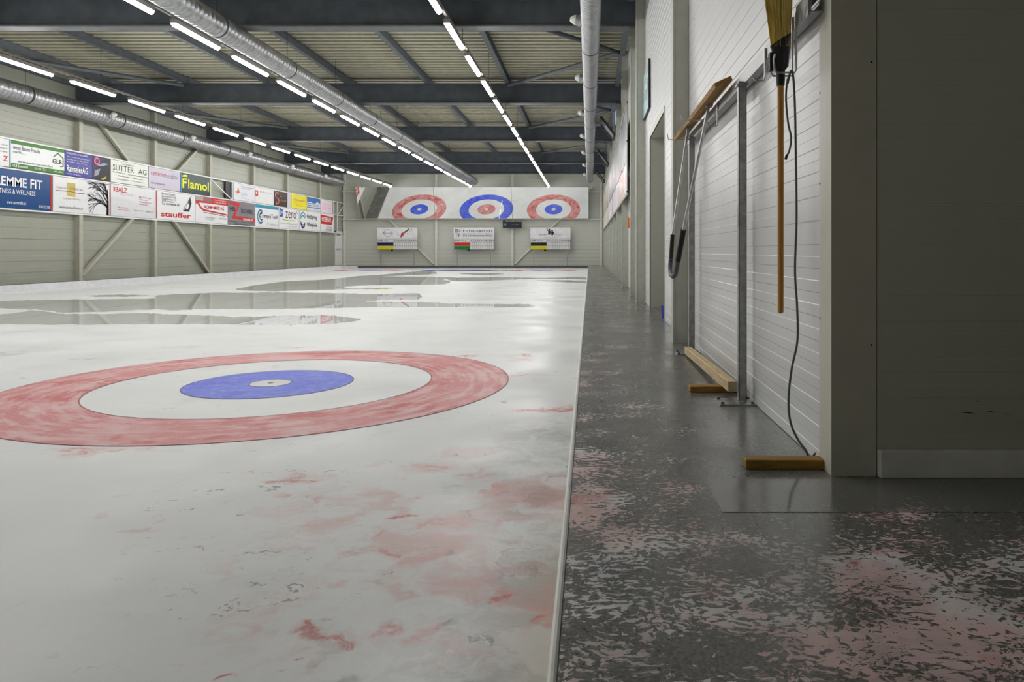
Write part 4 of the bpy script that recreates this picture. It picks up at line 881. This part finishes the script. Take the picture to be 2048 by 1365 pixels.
for (y0, y1, a, b, c_, lab) in lb:
    t = thing('wall_banner', lab, 'banner', (XB, y1, 2.27), R(-90), 'banners on the right wall')
    MB().box(0, 0, 0, y1-y0, 0.008, 0.66).build('sheet', mat_blotch('banner_print', a, b, c_), t)
    for u in (0.05, y1-y0-0.05): MB().lathe([(0, 0.02), (0.004, 0.02), (0.006, 0.01)], (u, 0, 0.62), (0,-1,0), 8).build('eyelet', M_DARK, t)
bf = thing('banner_frame', 'cream rail and upright framing the banners on the right wall', 'frame', (XB, 0, 0))
MB().box(-0.01, 15.2, 2.20, 0.0095, 41.1, 2.265).build('rail', M_POST, bf)
MB().box(-0.01, 15.2, 4.12, 0.0095, 41.1, 4.16).build('rail', M_POST, bf)
MB().box(-0.01, 15.2, 2.265, 0.0095, 15.27, 4.12).build('upright', M_POST, bf)
for z in (2.25, 3.30, 4.10): MB().box(-0.016, 15.19, z, 0.0095, 15.25, z+0.03).build('clip', M_BLACK, bf)
ps = board('wall_poster', 'light blue poster with black edge above the doorway', 'poster', (XR-0.03, 12.40, 3.26), R(-90), 1.10, 0.72, (190,214,220), [('p',[(0,0),(1,0),(1,.35),(.6,.25),(.3,.4),(0,.3)],(168,200,208)),('p',[(.2,.55),(.7,.5),(.95,.75),(.5,.85)],(214,226,228)),('t',.3,.62,.75,.78,'EIS',(150,180,190))], None, 0.02)
MB().box(1.10, -0.004, -0.02, 1.115, 0.028, 0.74).box(0, -0.004, -0.02, 1.10, 0.028, 0.0).build('frame_edge', M_BLACK, ps)
oh = thing('hanging_handle', 'orange handle hanging from a steel hook behind a column', 'tool', (0.80, 15.05, 1.50))
MB().lathe([(0, 0.012), (0.01, 0.024), (0.20, 0.022), (0.22, 0.012)], (0, 0, 0), (0,0,1), 10).build('grip', M_ORANGE, oh)
MB().tube([(0, 0, 0.21), (0, 0, 0.30), (0.01, 0, 0.36), (0, 0, 0.42)], 0.012, 8).build('shackle', M_GALVL, oh)
MB().tube([(0, 0, 0.40), (0.03, 0, 0.47), (0.14, 0, 0.47)], 0.006, 8).build('hook', M_GALV, oh)
bd = thing('blue_shovel', 'blue plastic shovel blade standing at the doorway edge', 'shovel', (0.98, 9.24, FZ))
sv = MB(); 
for i in range(7):
    u = i/6; sv.add([], [])
pts = [(-0.045+0.01*math.cos(i), 0.0+0.05*i, 0) for i in range(7)]
bl = MB()
V = []
for i in range(7):
    yv = i*0.05; curve = 0.035*(((i-3)/3)**2)
    for z, bnd in ((0, 0.0), (0.10, 0.01), (0.17, 0.03)): V.append((-curve-bnd*0.3, yv, z)); 
bl.add(V, [(i*3+j, (i+1)*3+j, (i+1)*3+j+1, i*3+j+1) for i in range(6) for j in range(2)])
b_o = bl.build('blade', M_BLUEP, bd); sm = b_o.modifiers.new('thick', 'SOLIDIFY'); sm.thickness = 0.006
MB().tube([(0.02, 0.15, 0.10), (0.06, 0.15, 0.20), (0.30, 0.15, 0.95)], 0.015, 10).build('shaft', M_WOODL, bd)

# ------------------------------------------------------------------ tool rack on the storage wall
XRK, ZRK = 0.886, 2.02
rk = thing('tool_rack', 'galvanised tool rack with two posts and hooked rail on white wall', 'rack', (0, 0, 0))
for (y, xa, xb_) in ((4.20, 0.856, 0.902), (6.22, 0.848, 0.894)):
    # channel post: web toward the camera and two lips
    p = MB().box(xa, y, FZ+0.012, xb_, y+0.004, ZRK-0.02).box(xa, y, FZ+0.012, xa+0.004, y+0.045, ZRK-0.02).box(xb_-0.004, y, FZ+0.012, xb_, y+0.045, ZRK-0.04).build('post', M_GALV, rk)
    MB().box(0.735, y-0.075, FZ, 0.943, y+0.105, FZ+0.010).build('base_plate', M_GALV, p)
    for bx, by in ((0.755, -0.05), (0.755, 0.08), (0.925, -0.05), (0.925, 0.08)):
        MB().lathe([(0, 0.010), (0.008, 0.010), (0.009, 0.005)], (bx, y+by, FZ+0.010), (0,0,1), 6).build('bolt', M_DARK, p)
    MB().box(xa-0.01, y-0.012, ZRK-0.045, xb_+0.008, y+0.06, ZRK-0.036).build('top_plate', M_GALV, p)
ra = MB().box(XRK-0.002, 2.93, ZRK-0.036, XRK+0.002, 6.62, ZRK+0.034).box(XRK, 2.93, ZRK+0.030, XRK+0.045, 6.62, ZRK+0.034).box(XRK, 2.93, ZRK-0.036, XRK+0.045, 6.62, ZRK-0.032)
rail = ra.build('rail', M_GALV, rk)
MB().box(XRK-0.012, 2.93, ZRK-0.05, XRK-0.004, 3.10, ZRK+0.04).build('end_plate', M_GALV, rk)
MB().tube([(XRK-0.01, 2.97, ZRK+0.03), (XRK-0.02, 2.95, ZRK+0.06), (XRK-0.015, 2.97, ZRK+0.10), (XRK+0.02, 2.99, ZRK+0.12)], 0.003, 6).build('wire_loop', M_GALVL, rk)
def jhook(y, drop, out, parent, r=0.005, lip=0.03):
    x = XRK-0.008
    pts = [(x, y, ZRK+0.02), (x, y, ZRK-drop+0.02), (x-0.006, y, ZRK-drop+0.004), (x-0.02, y, ZRK-drop), (x-out+0.012, y, ZRK-drop), (x-out, y, ZRK-drop+0.006), (x-out-0.008, y, ZRK-drop+lip)]
    return MB().tube(pts, r, 8).build('hook', M_GALVL, parent)
jhook(3.66, 0.145, 0.05, rk, 0.006, 0.02); jhook(5.02, 0.14, 0.06, rk)
jhook(5.45, 0.02, 0.19, rk, 0.004, 0.05); jhook(6.40, 0.02, 0.19, rk, 0.004, 0.05)
# double wire hook that carries the broom
for yh in (3.115, 3.175):
    MB().tube([(XRK-0.006, yh, ZRK+0.02), (XRK-0.006, yh, ZRK-0.22), (XRK-0.012, yh, ZRK-0.235), (XRK-0.090, yh, ZRK-0.235), (XRK-0.098, yh, ZRK-0.225), (XRK-0.102, yh, ZRK-0.18), (XRK-0.096, yh, ZRK-0.155)], 0.0045, 8).build('broom_hook', M_GALVL, rk)
# broom hung head up
bx, by = 0.821, 3.145
def zpx(py, Y): return H-(py-CY)*Y/F
br = thing('broom', 'wooden broom with yellow straw head hung upside down on the rack', 'broom', (bx, by, 0))
MB().lathe([(0, 0.006), (0.006, 0.0125), (0.5, 0.013), (zpx(165, by)-zpx(627, by), 0.0135)], (0, 0, zpx(627, by)), (0,0,1), 14).build('handle', M_HANDLE, br)
MB().lathe([(0, 0.0165), (0.02, 0.018), (0.085, 0.019), (0.09, 0.014)], (0, 0, zpx(172, by)), (0,0,1), 14).build('socket', M_RUBBER, br)
cp = MB(); z0 = zpx(142, by); 
rings = []
for (dz, hw_, hd_) in ((0, 0.018, 0.018), (0.02, 0.034, 0.022), (0.09, 0.040, 0.026), (0.135, 0.046, 0.028)):
    rings.append([(hw_*math.cos(a), hd_*math.sin(a), z0+dz+(0.03*math.cos(a) if dz > 0.1 else 0)) for a in [2*math.pi*i/16 for i in range(16)]])
cp.add([p for r_ in rings for p in r_], [(i*16+j, i*16+(j+1) % 16, (i+1)*16+(j+1) % 16, (i+1)*16+j) for i in range(3) for j in range(16)]+[tuple(range(16))[::-1]])
cp.smooth = True; cp.build('cap', plain((24,24,32), 0.3), br)
MB().box(-0.050, -0.018, z0+0.0, -0.030, 0.012, z0+0.075).build('holder_clip', M_RUBBER, br)
k_ = NT('straw'); P_ = k_.coord(); n_ = k_.noise(k_.vmath('MULTIPLY', P_, (160,160,8)), 1, 4, 0.6)
k_.set(Base_Color=k_.mix(k_.ramp(n_, 0.35, 0.65), srgb(214,182,84), srgb(250,228,140)), Roughness=0.7); k_.bump(n_, 0.6, 0.004)
rnd = random.Random(5); st = MB()
for i in range(620):
    a = rnd.uniform(0, 2*math.pi); q = math.sqrt(rnd.random()); x0_, y0_ = 0.040*q*math.cos(a), 0.024*q*math.sin(a)
    top = 0.40+rnd.uniform(-0.04, 0.03)-abs(x0_)*0.6; fl_ = 1.55+rnd.uniform(-0.1, 0.2)
    x1_, y1_ = x0_*fl_*(1.15 if x0_ < 0 else 0.85)-0.004+rnd.uniform(-0.006, 0.006), y0_*fl_+rnd.uniform(-0.006, 0.006); bend = rnd.uniform(-0.008, 0.008)
    zz = z0+0.10
    P0, P1, P2 = Vector((x0_, y0_, zz)), Vector(((x0_+x1_)/2+bend, (y0_+y1_)/2+bend, zz+top/2)), Vector((x1_, y1_, zz+top)); w_ = 0.0022
    b0 = len(st.v)
    for p in (P0, P1, P2): st.v += [(p.x-w_, p.y-w_, p.z), (p.x+w_, p.y-w_, p.z), (p.x, p.y+w_*1.3, p.z)]
    st.f += [(b0+j*3+e, b0+j*3+(e+1) % 3, b0+j*3+3+(e+1) % 3, b0+j*3+3+e) for j in range(2) for e in range(3)]
so = st.build('bristles', k_.m, br); so['kind'] = 'stuff'
# grey cable hung on the broom hook
cb = thing('cable', 'grey cable hung on the broom hook and trailing to the floor', 'cable', (0,0,0))
def wp(px, py, Y): return ((px-CX)*Y/F, Y, zpx(py, Y))
def cat(pts, k=8):
    out = []; n = len(pts); pts = [Vector(p) for p in pts]
    for i in range(n-1):
        p0, p1, p2, p3 = pts[max(i-1,0)], pts[i], pts[i+1], pts[min(i+2,n-1)]
        for s in range(k):
            t = s/k; out.append(0.5*((2*p1)+(p2-p0)*t+(2*p0-5*p1+4*p2-p3)*t*t+(3*p1-p0-3*p2+p3)*t*t*t))
    return out+[pts[-1]]
Yc = 3.08
MB().tube(cat([wp(1575,168,Yc), wp(1579,150,Yc), wp(1583,142,Yc), wp(1587,160,Yc), wp(1590,220,Yc), wp(1592,330,Yc), wp(1593,440,Yc), wp(1590,540,Yc), wp(1594,610,Yc), wp(1595,680,Yc), wp(1583,740,3.08), wp(1577,800,3.08), wp(1581,845,3.07), wp(1596,880,3.06), wp(1612,902,3.03), (0.910,3.03,FZ+0.010), (0.925,3.00,FZ+0.045)]), 0.0048, 10).build('long_run', M_CABLE, cb)
MB().tube(cat([wp(1579,150,Yc), wp(1574,165,Yc), wp(1572,200,Yc), wp(1576,245,Yc), wp(1582,275,Yc), wp(1579,300,Yc), wp(1573,313,Yc)]), 0.0042, 10).build('short_end', M_CABLE, cb)
MB().tube([wp(1574,310,Yc), wp(1571,319,Yc)], 0.0058, 10).build('plug_tip', M_BLACK, cb)
# ice scraper: wooden blade laid on the rack, two rods and padded loop handle
sc_ = thing('ice_scraper', 'long wooden ice scraper with two rods and black padded loop handle', 'scraper', (0, 0, 0))
V = [(0.782, 4.54, 2.040), (0.888, 4.54, 2.088), (0.888, 6.74, 2.082), (0.782, 6.74, 2.036)]
th_ = Vector((-0.010, 0, 0.026))
bo = MB().add(V+[tuple(Vector(v)+th_) for v in V], [(0,3,2,1),(4,5,6,7),(0,1,5,4),(1,2,6,5),(2,3,7,6),(3,0,4,7)]).build('blade_board', M_WOODB, sc_)
r1a, r1b = Vector((0.815, 6.05, 2.045)), Vector(wp(1345, 470, 5.85))
r2a, r2b = Vector((0.850, 5.22, 2.060)), Vector(wp(1367, 460, 5.35))
u1, u2 = Vector(wp(1340.5, 538, 5.80)), Vector(wp(1353, 538, 5.50)); ub_ = Vector(wp(1346, 553, 5.62))
MB().tube([r1a, r1b, u1], [0.011]*3, 10).build('rod', M_ROD, sc_); MB().tube([r2a, r2b, u2], [0.012]*3, 10).build('rod', M_ROD, sc_)
for ra_, rb_, uu in ((r1a, r1b, u1), (r2a, r2b, u2)):
    d = (uu-rb_); a_, b_ = rb_, rb_+d*0.80
    wd = 0.017 if ra_ is r1a else 0.021
    MB().tube([a_, b_], wd, 12).build('grip', M_RUBBER, sc_)
    MB().bar(ra_+Vector((0,-0.035,0.0)), ra_+Vector((0,0.035,0.0)), 0.05, 0.014).build('rod_bracket', M_GALV, sc_)
loop = cat([r1b+(u1-r1b)*0.72, u1, (u1+ub_)/2+Vector((-0.004,0,-0.012)), ub_, (u2+ub_)/2+Vector((0.006,0,-0.008)), u2, r2b+(u2-r2b)*0.72], 6)
MB().tube(loop, 0.0185, 12).build('taped_loop', M_TAPE, sc_)
# lumber on the floor
bm_ = thing('lumber_beam', 'pale squared timber lying along the white wall between rack posts', 'timber', (0,0,0))
a, b = Vector((0.846, 4.33, FZ+0.072)), Vector((0.822, 6.12, FZ+0.045))
lo2 = MB().bar(a, b, 0.055, 0.062).build('timber', M_WOODL, bm_); bevel(lo2, 0.003, 1)
def block(name, lab, x0, y0, x1, y1, h):
    t = MB().box(x0, y0, FZ, x1, y1, FZ+h).build(name, M_WOODD); bevel(t, 0.003, 1); tag(t, lab, 'wood block', 'wood blocks along the storage wall'); return t
block('wood_block', 'brown wood block at the near wall corner', 0.626, 2.93, 0.940, 2.992, 0.038)
block('wood_block', 'brown wood block under the pale timber', 0.622, 4.52, 0.935, 4.60, 0.038)
# floor plate in front of the corner
fp = thing('floor_plate', 'smooth glossy threshold plate in the floor before the near corner', 'plate', (0,0,0))
MB().box(0.445, 2.45, FZ+0.0003, 5.9, 2.806, FZ+0.0018).build('sheet', M_PLATE, fp)
